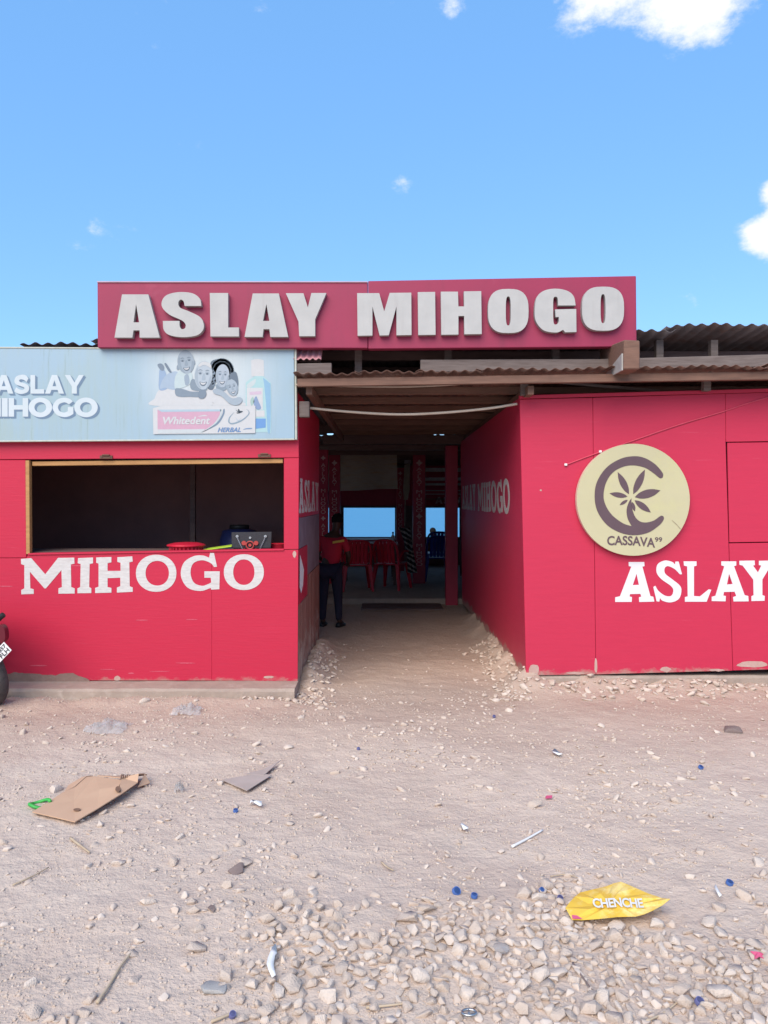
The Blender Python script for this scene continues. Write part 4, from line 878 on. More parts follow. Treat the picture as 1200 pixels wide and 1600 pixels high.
# ------------------------------------------------------------------ plastic chairs, tables
def make_chair(m, label, group):
    r = thing('plastic_chair', (0, 0, 0), label, 'chair', group)
    def part(name, mb): return mb.build(name, m, r, smooth=False, bev=.006)
    mb = MB(); mb.add([Vector(p) for p in ((-.21, -.2, .42), (.21, -.2, .42), (.23, .23, .43), (-.23, .23, .43), (-.21, -.2, .445), (.21, -.2, .445), (.23, .23, .455), (-.23, .23, .455))], BOXF); part('seat', mb)
    # backrest: curved frame with slats (back towards -Y)
    mb = MB()
    mb.tube(spline([(-.215, -.2, .44), (-.22, -.25, .62), (-.19, -.285, .78), (-.10, -.305, .84), (.10, -.305, .84), (.19, -.285, .78), (.22, -.25, .62), (.215, -.2, .44)], 4), .022, 6)
    for x in (-.13, -.065, 0, .065, .13): mb.add([Vector(p) for p in ((x-.03, -.222, .455), (x+.03, -.222, .455), (x+.03, -.21, .455), (x-.03, -.21, .455), (x-.03, -.305, .83), (x+.03, -.305, .83), (x+.03, -.293, .83), (x-.03, -.293, .83))], BOXF)
    part('backrest', mb)
    for sx in (-1, 1):
        mb = MB(); mb.tube(spline([(sx*.215, -.2, .5), (sx*.25, -.1, .64), (sx*.255, .1, .645), (sx*.24, .21, .6), (sx*.225, .22, .44)], 4), .02, 6); part('armrest', mb)
        for sy in (-1, 1):
            mb = MB(); x, y = sx*.20, sy*.2; X, Y_ = sx*.25, sy*.27
            mb.add([Vector(p) for p in ((X-.02, Y_-.02, 0), (X+.02, Y_-.02, 0), (X+.02, Y_+.02, 0), (X-.02, Y_+.02, 0), (x-.035, y-.035, .43), (x+.035, y-.035, .43), (x+.035, y+.035, .43), (x-.035, y+.035, .43))], BOXF); part('leg', mb)
    return r
def copy_tree(o, parent=None):
    c = o.copy(); col.objects.link(c); c.parent = parent
    for ch in list(o.children): copy_tree(ch, c)
    return c
ch = make_chair(M['plastic_red'], 'red plastic chair turned to the table, nearest the person in the red shirt', 'red plastic chairs')
ch.location = (W(557, 0, 13.0).x, 13.0, .085); ch.rotation_euler.z = R(8)
for px, Y, a, lb in ((612, 13.2, -24, 'red plastic chair with a striped cloth hung over its back'),):
    c = copy_tree(ch); c.location = (W(px, 0, Y).x, Y, .085); c.rotation_euler.z = R(a); c['label'] = lb
bc = make_chair(M['plastic_blue'], 'blue plastic chair underneath in the pair stacked right of the lettered pillar', 'stacked blue chairs')
bc.location = (W(682, 0, 14.6).x, 14.6, .085); bc.rotation_euler.z = R(4)
for k, lb in ((1, 'blue plastic chair on top of the pair stacked right of the lettered pillar'),):
    c = copy_tree(bc); c.location = (W(682, 0, 14.6).x, 14.6+.012*k, .085+.075*k); c.rotation_euler.z = R(4+k); c['label'] = lb
def table(x0, x1, y0, y1, label):
    tt = thing('dining_table', ((x0+x1)/2, (y0+y1)/2, .085), label, 'table', 'tables in the hall')
    box('table_top', x0, x1, y0, y1, .79, .82, M['pillar_red'], tt, bev=.006)
    for x in (x0+.04, x1-.09):
        for y in (y0+.04, y1-.09): box('leg', x, x+.05, y, y+.05, .085, .787, M['dark_wood'], tt)
table(W(533, 0, 14.0).x, W(622, 0, 14.0).x, 13.7, 14.6, 'long dark red table with white papers, behind the red chairs')
table(W(533, 0, 16).x, W(618, 0, 16).x, 15.2, 16.0, 'second dark red table farther back, just below the wide sea window')
for a, b_, py, Y, dep, lb in ((544, 588, 861.5, 13.75, .22, 'wide white paper sheet on the near edge of the long table'), (546, 566, 853, 14.25, .14, 'white plate like sheet in the middle of the long table'), (538, 546, 847, 15.3, .16, 'small white sheet at the left end of the far table'), (602, 612, 848, 15.25, .2, 'white napkin at the right end of the far table')):
    x0, x1 = (a-CX)*Y/F, (b_-CX)*Y/F
    mb = MB(); nn = 6
    vv_ = [Vector((x0+(x1-x0)*i/nn+.01*math.sin(i*2.1+j), Y+dep*j/3, .823+.006*abs(math.sin(i*1.7+j*2)))) for j in range(4) for i in range(nn+1)]
    ff_ = [(j*(nn+1)+i, j*(nn+1)+i+1, (j+1)*(nn+1)+i+1, (j+1)*(nn+1)+i) for j in range(3) for i in range(nn)]
    mb.add(vv_, ff_); o = mb.build('paper_sheet', M['paper'], None, True); o.location.z += .0; tag(o, lb, 'paper', 'papers on the tables')
    s = o.modifiers.new('thickness', 'SOLIDIFY'); s.thickness = .003
# sauce bottle
def lathe(prof, c, n=14):
    v = []; f = []
    for r_, z in prof:
        for k in range(n): v.append(Vector((c[0]+r_*math.cos(2*math.pi*k/n), c[1]+r_*math.sin(2*math.pi*k/n), c[2]+z)))
    for i in range(len(prof)-1):
        for k in range(n): f.append((i*n+k, i*n+(k+1) % n, (i+1)*n+(k+1) % n, (i+1)*n+k))
    f.append(tuple(range(n))[::-1]); f.append(tuple((len(prof)-1)*n+k for k in range(n)))
    return v, f
bt = thing('sauce_bottle', (W(614, 0, 14.2).x, 14.2, .82), 'small pale bottle with dark cap at the right end of the long table', 'bottle')
v, f = lathe([(.001, 0), (.035, .002), (.037, .10), (.03, .125), (.014, .15), (.013, .17)], bt.location, 12); mk('bottle_body', v, f, M['paper'], bt, True)
v, f = lathe([(.001, .168), (.017, .168), (.017, .20), (.001, .201)], bt.location, 12); mk('bottle_cap', v, f, M['black'], bt)
# striped cloth over the chair
def stripe_mat():
    m = mat('striped cloth', (.02, .018, .02), rough=.9, bump=.1); t = m.node_tree; b = t.nodes['Principled BSDF']
    g = t.nodes.new('ShaderNodeNewGeometry'); wv = t.nodes.new('ShaderNodeTexWave'); wv.bands_direction = 'Z'; wv.inputs['Scale'].default_value = 4.5; wv.inputs['Distortion'].default_value = 2.5; wv.inputs['Detail'].default_value = 1
    mp_ = t.nodes.new('ShaderNodeMapping'); mp_.inputs['Rotation'].default_value = (0, R(-28), 0); t.links.new(g.outputs['Position'], mp_.inputs['Vector']); t.links.new(mp_.outputs['Vector'], wv.inputs['Vector'])
    r = t.nodes.new('ShaderNodeMapRange'); r.inputs['From Min'].default_value = .55; r.inputs['From Max'].default_value = .65; t.links.new(wv.outputs['Fac'], r.inputs['Value'])
    x = t.nodes.new('ShaderNodeMix'); x.data_type = 'RGBA'; x.inputs['A'].default_value = (.02, .018, .022, 1); x.inputs['B'].default_value = (.36, .32, .30, 1); t.links.new(r.outputs['Result'], x.inputs['Factor']); t.links.new(x.outputs['Result'], b.inputs['Base Color'])
    return m
cl = []; ff_ = []
nu, nv = 12, 16
for j in range(nv+1):
    s = j/nv; py = 825+70*s; xa = 624+10*s+6*math.sin(s*2.5); xb = 640+12*s
    for i in range(nu+1):
        u = i/nu; p = W(xa+(xb-xa)*u, py, 13.0+.5*(1-s)); p.y += .04*math.sin(u*14+s*2); cl.append(p)
for j in range(nv):
    for i in range(nu): ff_.append((j*(nu+1)+i, j*(nu+1)+i+1, (j+1)*(nu+1)+i+1, (j+1)*(nu+1)+i))
o = mk('striped_cloth', cl, ff_, stripe_mat(), None, True); s = o.modifiers.new('thickness', 'SOLIDIFY'); s.thickness = .012
tag(o, 'black and white striped cloth hanging beside the lettered pillar over a red chair', 'cloth')

# doormat / low threshold at the slab edge
mm_ = box('floor_mat', W(565, 0, 11.6).x, W(690, 0, 11.6).x, 11.2, 11.8, -.005, .022, M['dark_wood'], bev=.008)
tag(mm_, 'dark worn mat on the dirt floor where the passage meets the hall', 'mat')

# ------------------------------------------------------------------ people
def skinned(name, verts, edges, radii, m, parent, root=0, sub=2):
    off = wl(parent)
    me = bpy.data.meshes.new(name); me.from_pydata([Vector(v)-off for v in verts], edges, []); me.materials.append(m)
    o = bpy.data.objects.new(name, me); col.objects.link(o); o.parent = parent
    sk = o.modifiers.new('skin', 'SKIN'); sk.use_smooth_shade = True; sk.branch_smoothing = .4
    for i, r_ in enumerate(radii):
        q = me.skin_vertices[0].data[i]; rr = r_ if isinstance(r_, tuple) else (r_, r_); q.radius = rr; q.use_root = (i == root)
    sb = o.modifiers.new('sub', 'SUBSURF'); sb.levels = sub; sb.render_levels = sub
    return o
def hand(parent, wrist, direction, side, s=1.0):
    d = Vector(direction).normalized(); sv = Vector(side).normalized(); n_ = d.cross(sv)
    w0 = Vector(wrist); vs_ = [w0, w0+d*.045*s, w0+d*.085*s]; ed = [(0, 1), (1, 2)]; ra = [(.02*s, .026*s), (.026*s, .034*s), (.014*s, .034*s)]
    for k, (o_, ln) in enumerate(((-.03, .06), (-.01, .072), (.01, .068), (.03, .052))):
        b0 = w0+d*.09*s+sv*o_*s; i = len(vs_)
        vs_ += [b0, b0+d*ln*.5*s+n_*.006*s, b0+d*ln*s*.95+n_*.022*s]; ed += [(2, i), (i, i+1), (i+1, i+2)]; ra += [.0095*s, .0088*s, .0072*s]
    i = len(vs_); b0 = w0+d*.035*s+sv*.03*s
    vs_ += [b0, b0+d*.03*s+sv*.022*s, b0+d*.06*s+sv*.026*s+n_*.01*s]; ed += [(1, i), (i, i+1), (i+1, i+2)]; ra += [.011*s, .0105*s, .0085*s]
    return vs_, ed, ra
def person(loc, H, pose, label, shirt, pants, print_=None):
    s = H/1.75; o = Vector(loc)
    r = thing('person', loc, label, 'person')
    J = {k: o+Vector(v)*s for k, v in pose.items()}
    order = ['pelvis', 'belly', 'chest', 'neck', 'chin', 'face', 'crown', 'shL', 'elL', 'wrL', 'shR', 'elR', 'wrR', 'hipL', 'knL', 'anL', 'toL', 'hipR', 'knR', 'anR', 'toR']
    rad = dict(pelvis=(.15, .11), belly=(.14, .1), chest=(.16, .11), neck=.055, chin=(.062, .07), face=(.078, .098), crown=(.06, .075), shL=.062, elL=.042, wrL=.028, shR=.062, elR=.042, wrR=.028,
               hipL=.092, knL=.06, anL=.04, toL=(.04, .028), hipR=.092, knR=.06, anR=.04, toR=(.04, .028))
    E = [('pelvis', 'belly'), ('belly', 'chest'), ('chest', 'neck'), ('neck', 'chin'), ('chin', 'face'), ('face', 'crown'), ('chest', 'shL'), ('shL', 'elL'), ('elL', 'wrL'), ('chest', 'shR'), ('shR', 'elR'), ('elR', 'wrR'),
         ('pelvis', 'hipL'), ('hipL', 'knL'), ('knL', 'anL'), ('anL', 'toL'), ('pelvis', 'hipR'), ('hipR', 'knR'), ('knR', 'anR'), ('anR', 'toR')]
    def sub(keys, grow, name, m):
        ix = {k: i for i, k in enumerate(keys)}
        rr = [tuple(q*s*grow for q in (rad[k] if isinstance(rad[k], tuple) else (rad[k], rad[k]))) for k in keys]
        return skinned(name, [J[k] for k in keys], [(ix[a], ix[b]) for a, b in E if a in ix and b in ix], rr, m, r)
    vs_ = [J[k] for k in order]; ix = {k: i for i, k in enumerate(order)}; ed = [(ix[a], ix[b]) for a, b in E]
    rr = [tuple(q*s for q in (rad[k] if isinstance(rad[k], tuple) else (rad[k], rad[k]))) for k in order]
    for sd_, sgn in (('L', -1), ('R', 1)):
        d = J['wr'+sd_]-J['el'+sd_]; hv, he, hr = hand(r, J['wr'+sd_], d, pose.get('side'+sd_, (0, 1, 0)), s)
        k = len(vs_); vs_ += hv[1:]; rr += [q if isinstance(q, tuple) else (q, q) for q in hr[1:]]
        for a, b in he: ed.append((ix['wr'+sd_] if a == 0 else a-1+k, b-1+k))
    skinned('body', vs_, ed, rr, M['skin'], r)
    J2 = dict(J)
    mid = lambda a, b, q: J[a].lerp(J[b], q)
    J['elL'] = mid('shL', 'elL', .85); J['elR'] = mid('shR', 'elR', .85)
    J['pelvis'] = J['pelvis']-Vector((0, 0, .06*s))
    sub(['pelvis', 'belly', 'chest', 'shL', 'elL', 'shR', 'elR'], 1.24, 'shirt', shirt)
    J.update(J2)
    sub(['pelvis', 'hipL', 'knL', 'anL', 'hipR', 'knR', 'anR'], 1.32, 'trousers', pants)
    # hair cap
    c = J['face'].lerp(J['crown'], .55); fw = (Vector(pose['look'])).normalized()
    hv = []; hf = []; n1, n2 = 14, 8
    for i in range(n2+1):
        th = math.pi*.62*i/n2
        for k in range(n1):
            a = 2*math.pi*k/n1; dv = Vector((math.sin(th)*math.cos(a), math.sin(th)*math.sin(a), math.cos(th)))
            back = max(0, dv.dot(fw)); rr_ = .102*s*(1-.22*back*(i/n2))
            hv.append(c+Vector((dv.x*rr_, dv.y*rr_*1.05, dv.z*rr_*1.05+.0)))
    for i in range(n2):
        for k in range(n1): hf.append((i*n1+k, (i+1)*n1+k, (i+1)*n1+(k+1) % n1, i*n1+(k+1) % n1))
    mk('hair', hv, hf, M['hair'], r, True)
    # face: nose, ears, eyes
    fc = J['face']; sv = fw.cross(Vector((0, 0, 1))).normalized()
    mb = MB(); b0 = fc+fw*.088*s
    mb.add([b0+Vector((0, 0, .025*s)), b0-sv*.016*s-Vector((0, 0, .02*s)), b0+sv*.016*s-Vector((0, 0, .02*s)), b0+fw*.024*s-Vector((0, 0, .014*s))], [(0, 1, 3), (0, 3, 2), (1, 2, 3)]); mb.build('nose', M['skin'], r, True)
    for q in (-1, 1):
        v, f = lathe([(.001, -.016*s), (.012*s, -.01*s), (.014*s, .006*s), (.001, .016*s)], fc+sv*q*.082*s, 8); mk('ear', v, f, M['skin'], r, True)
        v, f = lathe([(.001, -.007*s), (.011*s, 0), (.001, .007*s)], fc+sv*q*.032*s+fw*.078*s+Vector((0, 0, .022*s)), 8); mk('eye', v, f, M['paper'], r, True)
    for q in ('L', 'R'):
        a = J['an'+q]; t0 = J['to'+q]; d = (t0-a); d.z = 0; d.normalize(); sv2 = Vector((-d.y, d.x, 0)); mb = MB(); zb_ = o.z
        pr = [(-.06, .034, .05), (.02, .042, .075), (.10, .045, .055), (.16, .042, .042), (.20, .022, .03)]
        vv2 = []; ff2 = []
        base = Vector((a.x, a.y, zb_))
        for l_, wd, h in pr:
            cc = base+d*l_*s
            vv2 += [cc-sv2*wd*s, cc+sv2*wd*s, cc+sv2*wd*s*.8+Vector((0, 0, h*s)), cc-sv2*wd*s*.8+Vector((0, 0, h*s))]
        for i in range(len(pr)-1):
            for k in range(4): ff2.append((i*4+k, i*4+(k+1) % 4, (i+1)*4+(k+1) % 4, (i+1)*4+k))
        ff2 += [(3, 2, 1, 0), tuple(16+k for k in range(4))]
        mb.add(vv2, ff2).build('shoe', M['black'], r, True)
    if print_:
        c0 = J['shR'].lerp(J['chest'], .45); back = -fw
        mk('shirt_print', [c0+back*.0+Vector((0, -.125, -.01))*s+Vector((a*.09, 0, b*.018))*s+Vector((0, -.012, a*.012)) for a, b in ((-1, -1), (1, -1), (1, 1), (-1, 1))], [(0, 1, 2, 3)], print_, r)
    return r
stand = dict(pelvis=(0, 0, .95), belly=(.02, .03, 1.10), chest=(.05, .07, 1.31), neck=(.08, .11, 1.47), chin=(.10, .14, 1.54), face=(.115, .16, 1.62), crown=(.12, .16, 1.70),
             shL=(-.13, .10, 1.38), elL=(-.20, .13, 1.10), wrL=(-.10, .30, .98), shR=(.22, .03, 1.37), elR=(.30, .02, 1.10), wrR=(.28, .20, .98),
             hipL=(-.09, 0, .90), knL=(-.10, .03, .50), anL=(-.11, -.02, .09), toL=(-.08, .13, .03), hipR=(.10, -.01, .90), knR=(.13, .01, .50), anR=(.15, -.05, .09), toR=(.21, .09, .03),
             look=(.45, .9, -.1), sideL=(1, 0, 0), sideR=(-1, 0, 0))
gp = W(515, 0, 9.75)
person((gp.x, 9.75, float(ground_z(gp.x, 9.75))), 1.42, stand, 'person in red shirt and dark trousers standing at the left side of the passage', M['shirt'], M['trousers'], M['yellow_print'])
sit = dict(pelvis=(0, 0, .48), belly=(0, -.03, .62), chest=(0, -.06, .84), neck=(-.01, -.06, 1.00), chin=(-.03, -.06, 1.07), face=(-.04, -.06, 1.15), crown=(-.04, -.05, 1.23),
           shL=(-.17, -.05, .92), elL=(-.22, .10, .68), wrL=(-.12, .30, .62), shR=(.17, -.05, .92), elR=(.24, .10, .68), wrR=(.12, .30, .62),
           hipL=(-.10, .05, .46), knL=(-.12, .45, .48), anL=(-.12, .42, .09), toL=(-.12, .57, .03), hipR=(.10, .05, .46), knR=(.12, .45, .48), anR=(.12, .42, .09), toR=(.12, .57, .03),
           look=(-.5, .8, 0), sideL=(1, 0, 0), sideR=(-1, 0, 0))
sy = 23.0; szz = float(ground_z(0, sy)); sx = W(678, 0, sy).x
person((sx, sy, szz), 1.72, sit, 'person in a dark shirt sitting outside on the beach beyond the right window', M['navy_shirt'], M['trousers'])
st = thing('beach_stool', (sx, sy, szz), 'low wooden stool under the person sitting on the beach', 'stool')
box('seat', sx-.2, sx+.2, sy-.17, sy+.19, szz+.36, szz+.40, M['brown_wood'], st)
for a in (-.17, .13):
    for b_ in (-.14, .12): box('leg', sx+a, sx+a+.04, sy+b_, sy+b_+.04, szz-.02, szz+.358, M['brown_wood'], st)

# ------------------------------------------------------------------ things on the kiosk counter
CZ = 1.165
def ring_wall(c, r0, r1, z0, z1, n=28): return lathe([(r0, z0), (r1, z1)], c, n)
p = W(291, 0, 6.62); bk = thing('red_basket', (p.x, 6.62, CZ), 'red plastic lidded basket on the counter of the serving hatch', 'basket')
v, f = lathe([(.12, 0), (.135, .03), (.14, .042)], bk.location, 26); mk('basket_body', v, f, M['plastic_red'], bk)
mb = MB()
for k in range(26):
    a = 2*math.pi*k/26; c = bk.location+Vector((math.cos(a)*.139, math.sin(a)*.139, .02)); mb.box(c.x-.005, c.x+.005, c.y-.005, c.y+.005, c.z-.018, c.z+.02)
mb.build('basket_ribs', M['plastic_red'], bk)
v, f = lathe([(.001, .042), (.162, .042), (.166, .052), (.15, .06), (.10, .072), (.04, .076), (.001, .077)], bk.location, 28); mk('lid', v, f, M['plastic_red'], bk, True)
p = W(341, 0, 6.6); tr = thing('green_tray', (p.x, 6.6, CZ), 'lime green tray leaning flat on the counter beside the black bag', 'tray')
mk('tray', [Vector((p.x-.13, 6.52, CZ+.004)), Vector((p.x+.13, 6.52, CZ+.040)), Vector((p.x+.13, 6.72, CZ+.046)), Vector((p.x-.13, 6.72, CZ+.010)), Vector((p.x-.13, 6.52, CZ+.012)), Vector((p.x+.13, 6.52, CZ+.050)), Vector((p.x+.13, 6.72, CZ+.056)), Vector((p.x-.13, 6.72, CZ+.018))], BOXF, M['plastic_green'], tr, bev=.003)
box('tray_foot', p.x-.0, p.x+.12, 6.54, 6.6, CZ, CZ+.018, M['plastic_red'], tr)
p = W(393, 0, 6.55); bg_ = thing('black_bag', (p.x, 6.55, CZ), 'charcoal handbag with chain strap and red ornament on the counter', 'handbag')
mk('bag_body', [Vector((p.x-.155, 6.55, CZ)), Vector((p.x+.15, 6.55, CZ)), Vector((p.x+.15, 6.67, CZ)), Vector((p.x-.155, 6.67, CZ)), Vector((p.x-.165, 6.57, CZ+.155)), Vector((p.x+.165, 6.57, CZ+.16)), Vector((p.x+.16, 6.65, CZ+.16)), Vector((p.x-.16, 6.65, CZ+.155))], BOXF, M['bag_black'], bg_, bev=.008)
mk('bag_flap', [Vector((p.x-.166, 6.55, CZ+.03)), Vector((p.x+.166, 6.55, CZ+.03)), Vector((p.x+.172, 6.562, CZ+.168)), Vector((p.x-.172, 6.562, CZ+.163)), Vector((p.x-.166, 6.542, CZ+.03)), Vector((p.x+.166, 6.542, CZ+.03)), Vector((p.x+.172, 6.554, CZ+.168)), Vector((p.x-.172, 6.554, CZ+.163))], BOXF, M['bag_black'], bg_, bev=.003)
for sx_ in (-1, 1):
    v, f = tubev([Vector((p.x+sx_*.12, 6.545, CZ+.130)), Vector((p.x+sx_*.12, 6.536, CZ+.130))], .012, 12); mk('rivet', v, f, M['chrome'], bg_)
    mb = MB()
    for k in range(9):
        s_ = k/8; c = Vector((p.x+sx_*(.12-.05*s_), 6.536, CZ+.122-.11*s_)); mb.tube([c+Vector((0, 0, .007)), c-Vector((0, 0, .007))], .005, 6)
    mb.build('chain', M['chrome'], bg_)
oc = Vector((p.x-.01, 6.532, CZ+.055)); mb = MB()
ringp = [oc+Vector((math.cos(a)*.032, 0, math.sin(a)*.032)) for a in [k*2*math.pi/20 for k in range(21)]]; mb.tube(ringp, .006, 6)
mb.tube([oc+Vector((0, .004, 0)), oc-Vector((0, .004, 0))], .014, 10)
for sx_ in (-1, 1): mb.tube([oc+Vector((sx_*.052, .004, .018)), oc+Vector((sx_*.052, -.004, .018))], .02, 8); mb.tube([oc+Vector((sx_*.045, 0, -.03)), oc+Vector((sx_*.06, 0, -.05))], .008, 6)
mb.build('ornament', mat('coral red enamel', (.45, .06, .05), rough=.4, bump=0), bg_)
v, f = tubev([Vector((p.x-.01, 6.545, CZ+.118)), Vector((p.x-.01, 6.536, CZ+.118))], .010, 10); mk('badge', v, f, M['chrome'], bg_)
p = W(438, 0, 6.7); v, f = lathe([(.06, 0), (.075, .03), (.08, .055), (.085, .06), (.079, .06), (.06, .01)], (p.x-.02, 6.7, CZ), 20); o = mk('red_bowl', v, f, M['plastic_red'], None, True); tag(o, 'red plastic bowl half hidden behind the black bag at the right end of the counter', 'bowl')
p = W(357, 0, 7.1); tb = thing('blue_tub', (p.x-.05, 7.9, .09), 'dark blue plastic barrel standing inside the kiosk behind the counter', 'barrel')
v, f = lathe([(.17, 0), (.2, .05), (.2, .6), (.21, .62), (.2, .64), (.2, 1.1), (.17, 1.2), (.10, 1.22)], (p.x-.05, 7.9, .09), 22); mk('barrel_body', v, f, mat('dark blue drum plastic', (.02, .03, .12), rough=.5, bump=.02), tb, True)
v, f = lathe([(.10, 1.22), (.10, 1.26), (.001, 1.262)], (p.x-.05, 7.9, .09), 18); mk('barrel_lid', v, f, M['black'], tb, True)

# ------------------------------------------------------------------ motorcycle at the left edge (mostly outside the frame)
mc = thing('motorcycle', (-3.03, 5.98, 0), 'parked motorcycle at the left edge with a white number plate', 'motorcycle', rz=0)
def build_moto():
    # built along local -X (front) with the rear wheel at the origin, then turned
    T = Matrix.Translation(mc.location) @ Matrix.Rotation(R(-38), 4, 'Z') @ Matrix.Rotation(R(14), 4, 'X')
    def part(name, mb, m, parent=None, smooth=False, bev=0):
        mb.v = [T @ q for q in mb.v]; return mb.build(name, m, parent or mc, smooth, bev)
    def wheel(cx, r_):
        wv_ = MB(); n = 36
        ring = [Vector((cx+math.cos(a)*(r_-.045), 0, r_+math.sin(a)*(r_-.045))) for a in [k*2*math.pi/n for k in range(n)]]
        m_ = 12; v = []; f = []
        for i in range(n):
            a = i*2*math.pi/n; rd = Vector((math.cos(a), 0, math.sin(a)))
            for k in range(m_):
                b = k*2*math.pi/m_; bump_ = .004 if (i+k) % 2 == 0 and math.cos(b) > .2 else 0
                v.append(ring[i]+rd*math.cos(b)*(.047+bump_)+Vector((0, 1, 0))*math.sin(b)*.055)
        for i in range(n):
            for k in range(m_): f.append((i*m_+k, i*m_+(k+1) % m_, ((i+1) % n)*m_+(k+1) % m_, ((i+1) % n)*m_+k))
        root = part('wheel', MB().tube([Vector((cx, -.06, r_)), Vector((cx, .06, r_))], .05, 14), M['chrome'])
        part('tyre', MB().add(v, f), M['rubber'], root, True)
        rm = MB(); rm.tube([Vector((cx+math.cos(k*2*math.pi/28)*(r_-.09), 0, r_+math.sin(k*2*math.pi/28)*(r_-.09))) for k in range(29)], .016, 8, cap=False); part('rim', rm, M['chrome'], root, True)
        for k in range(12):
            a = k*math.pi/6; sp = MB(); sp.tube([Vector((cx, .02*(-1)**k, r_)), Vector((cx+math.cos(a)*(r_-.09), 0, r_+math.sin(a)*(r_-.09)))], .003, 4); part('spoke', sp, M['chrome'], root)
    wheel(0, .30); wheel(-1.25, .30)
    fd = MB(); v = []; f = []
    for i in range(15):
        a = R(25+i*10); 
        for y in (-.075, -.06, 0, .06, .075):
            rr = .345+(.015 if abs(y) < .05 else 0)-(0 if abs(y) < .07 else .02); v.append(Vector((math.cos(a)*rr, y, .30+math.sin(a)*rr)))
    for i in range(14):
        for k in range(4): f.append((i*5+k, (i+1)*5+k, (i+1)*5+k+1, i*5+k+1))
    o = part('rear_fender', fd.add(v, f), M['maroon'], None, True); o.modifiers.new('thickness', 'SOLIDIFY').thickness = .006
    fd = MB(); v = []
    for i in range(15):
        a = R(30+i*9)
        for y in (-.065, -.05, 0, .05, .065): v.append(Vector((-1.25+math.cos(a)*(.345+(.012 if abs(y) < .04 else 0)), y, .30+math.sin(a)*(.345+(.012 if abs(y) < .04 else 0)))))
    o = part('front_fender', fd.add(v, f), M['maroon'], None, True); o.modifiers.new('thickness', 'SOLIDIFY').thickness = .006
    mb = MB(); sv = []; sf = []
    prof = [(.30, .80, .08, .05), (.22, .82, .12, .07), (0, .80, .14, .09), (-.3, .77, .13, .09), (-.42, .78, .09, .07)]
    for x, z, wy, h in prof: sv += [Vector((x, -wy, z-h)), Vector((x, wy, z-h)), Vector((x, wy*.85, z)), Vector((x, -wy*.85, z))]
    for i in range(4):
        for k in range(4): sf.append((i*4+k, i*4+(k+1) % 4, (i+1)*4+(k+1) % 4, (i+1)*4+k))
    sf += [(3, 2, 1, 0), (16, 17, 18, 19)]; part('seat', mb.add(sv, sf), M['black'], None, False, .02)
    mb = MB(); sv = []
    for x, z, wy, h in [(-.42, .80, .07, .12), (-.55, .90, .14, .22), (-.75, .93, .15, .24), (-.88, .90, .11, .2), (-.93, .86, .06, .12)]: sv += [Vector((x, -wy, z-h)), Vector((x, wy, z-h)), Vector((x, wy*.6, z)), Vector((x, -wy*.6, z))]
    part('fuel_tank', mb.add(sv, sf), M['maroon'], None, False, .03)
    mb = MB(); mb.tube([(-.95, 0, .86), (-.72, 0, .62), (-.5, 0, .32), (-.2, 0, .34)], .022, 8); mb.tube([(-.95, 0, .86), (-.4, 0, .70), (.25, 0, .72)], .02, 8)
    for y in (-.1, .1): mb.tube([(-.3, y, .34), (0, y, .30)], .02, 8); mb.tube([(0, y, .30), (-.05, y, .72)], .022, 8)
    part('frame', mb, M['black'], None, True)
    mb = MB(); mb.box(-.72, -.40, -.11, .11, .28, .52); mb.tube([(-.62, 0, .5), (-.7, 0, .68)], .075, 10); part('engine', mb, M['chrome'], None, False, .02)
    mb = MB(); mb.tube([(-.66, -.1, .5), (-.74, -.12, .32), (-.5, -.14, .22), (.2, -.15, .34)], [.02, .02, .025, .045], 10); part('exhaust', mb, M['chrome'], None, True)
    for y in (-.085, .085): mb = MB(); mb.tube([(-1.25, y, .30), (-.96, y, .95)], .02, 8); part('fork_leg', mb, M['chrome'], None, True)
    mb = MB(); mb.tube(spline([(-.80, -.38, .99), (-.92, -.2, 1.04), (-.97, 0, .98), (-.92, .2, 1.04), (-.80, .38, .99)], 4), .012, 8); part('handlebar', mb, M['chrome'], None, True)
    v, f = lathe([(.001, 0), (.06, .02), (.085, .08), (.085, .10), (.001, .11)], (0, 0, 0), 16); mb = MB().add([Vector((-1.02-q.z, q.x, .88+q.y)) for q in v], f); part('headlamp', mb, M['chrome'], None, True)
    # tail lamp, plate holder and plate placed as the photo shows them
def fin():
    Yp = 5.74
    mb = MB(); loop = smooth_loop([(-22, 985), (-4, 977), (5, 980), (8, 992), (6, 1002), (-4, 1006), (-22, 1004)])
    v, f = plate([loop], lambda x, y: W(x, y, Yp), Vector((0, .06, 0))); mk('tail_lamp', v, f, M['maroon'], mc, bev=.01)
    c = [(-18, 1028), (6, 1003), (18, 1016), (-6, 1041)]
    f_ = [W(x, y, Yp-.01) for x, y in c]; v = f_+[q+Vector((0, .004, 0)) for q in f_]
    pl = mk('number_plate', v, [(0, 3, 2, 1), (4, 5, 6, 7), (0, 1, 5, 4), (1, 2, 6, 5), (2, 3, 7, 6), (3, 0, 4, 7)], M['plate_white'], mc)
    a = Vector((-18, 1028)); ex = Vector((24, -25)); ey = Vector((12, 13))
    def pf(u0, u1, w0, w1):
        return lambda u, vv: W(*(a+ex*(u0+(u1-u0)*u)+ey*(w1+(w0-w1)*vv)), Yp-.013)
    v, f = text_faces('FLH', pf(.42, .93, .52, .92), bold=.02); mk('plate_lettering', v, f, M['ink'], pl)
    v, f = text_faces('MC 857', pf(.05, .95, .10, .44), bold=.02); mk('plate_lettering', v, f, M['ink'], pl)
    mb = MB(); mb.tube([W(-20, 985, Yp+.03), W(2, 964, Yp+.02)], .018, 8); mb.build('indicator_stem', M['black'], mc)
    mb = MB(); mb.tube([W(-3, 967, Yp+.02), W(6, 960, Yp+.02)], .022, 10); mb.build('indicator', M['black'], mc, False, .004)
mc.location = (-3.085, 6.06, -.01)
build_moto(); fin()

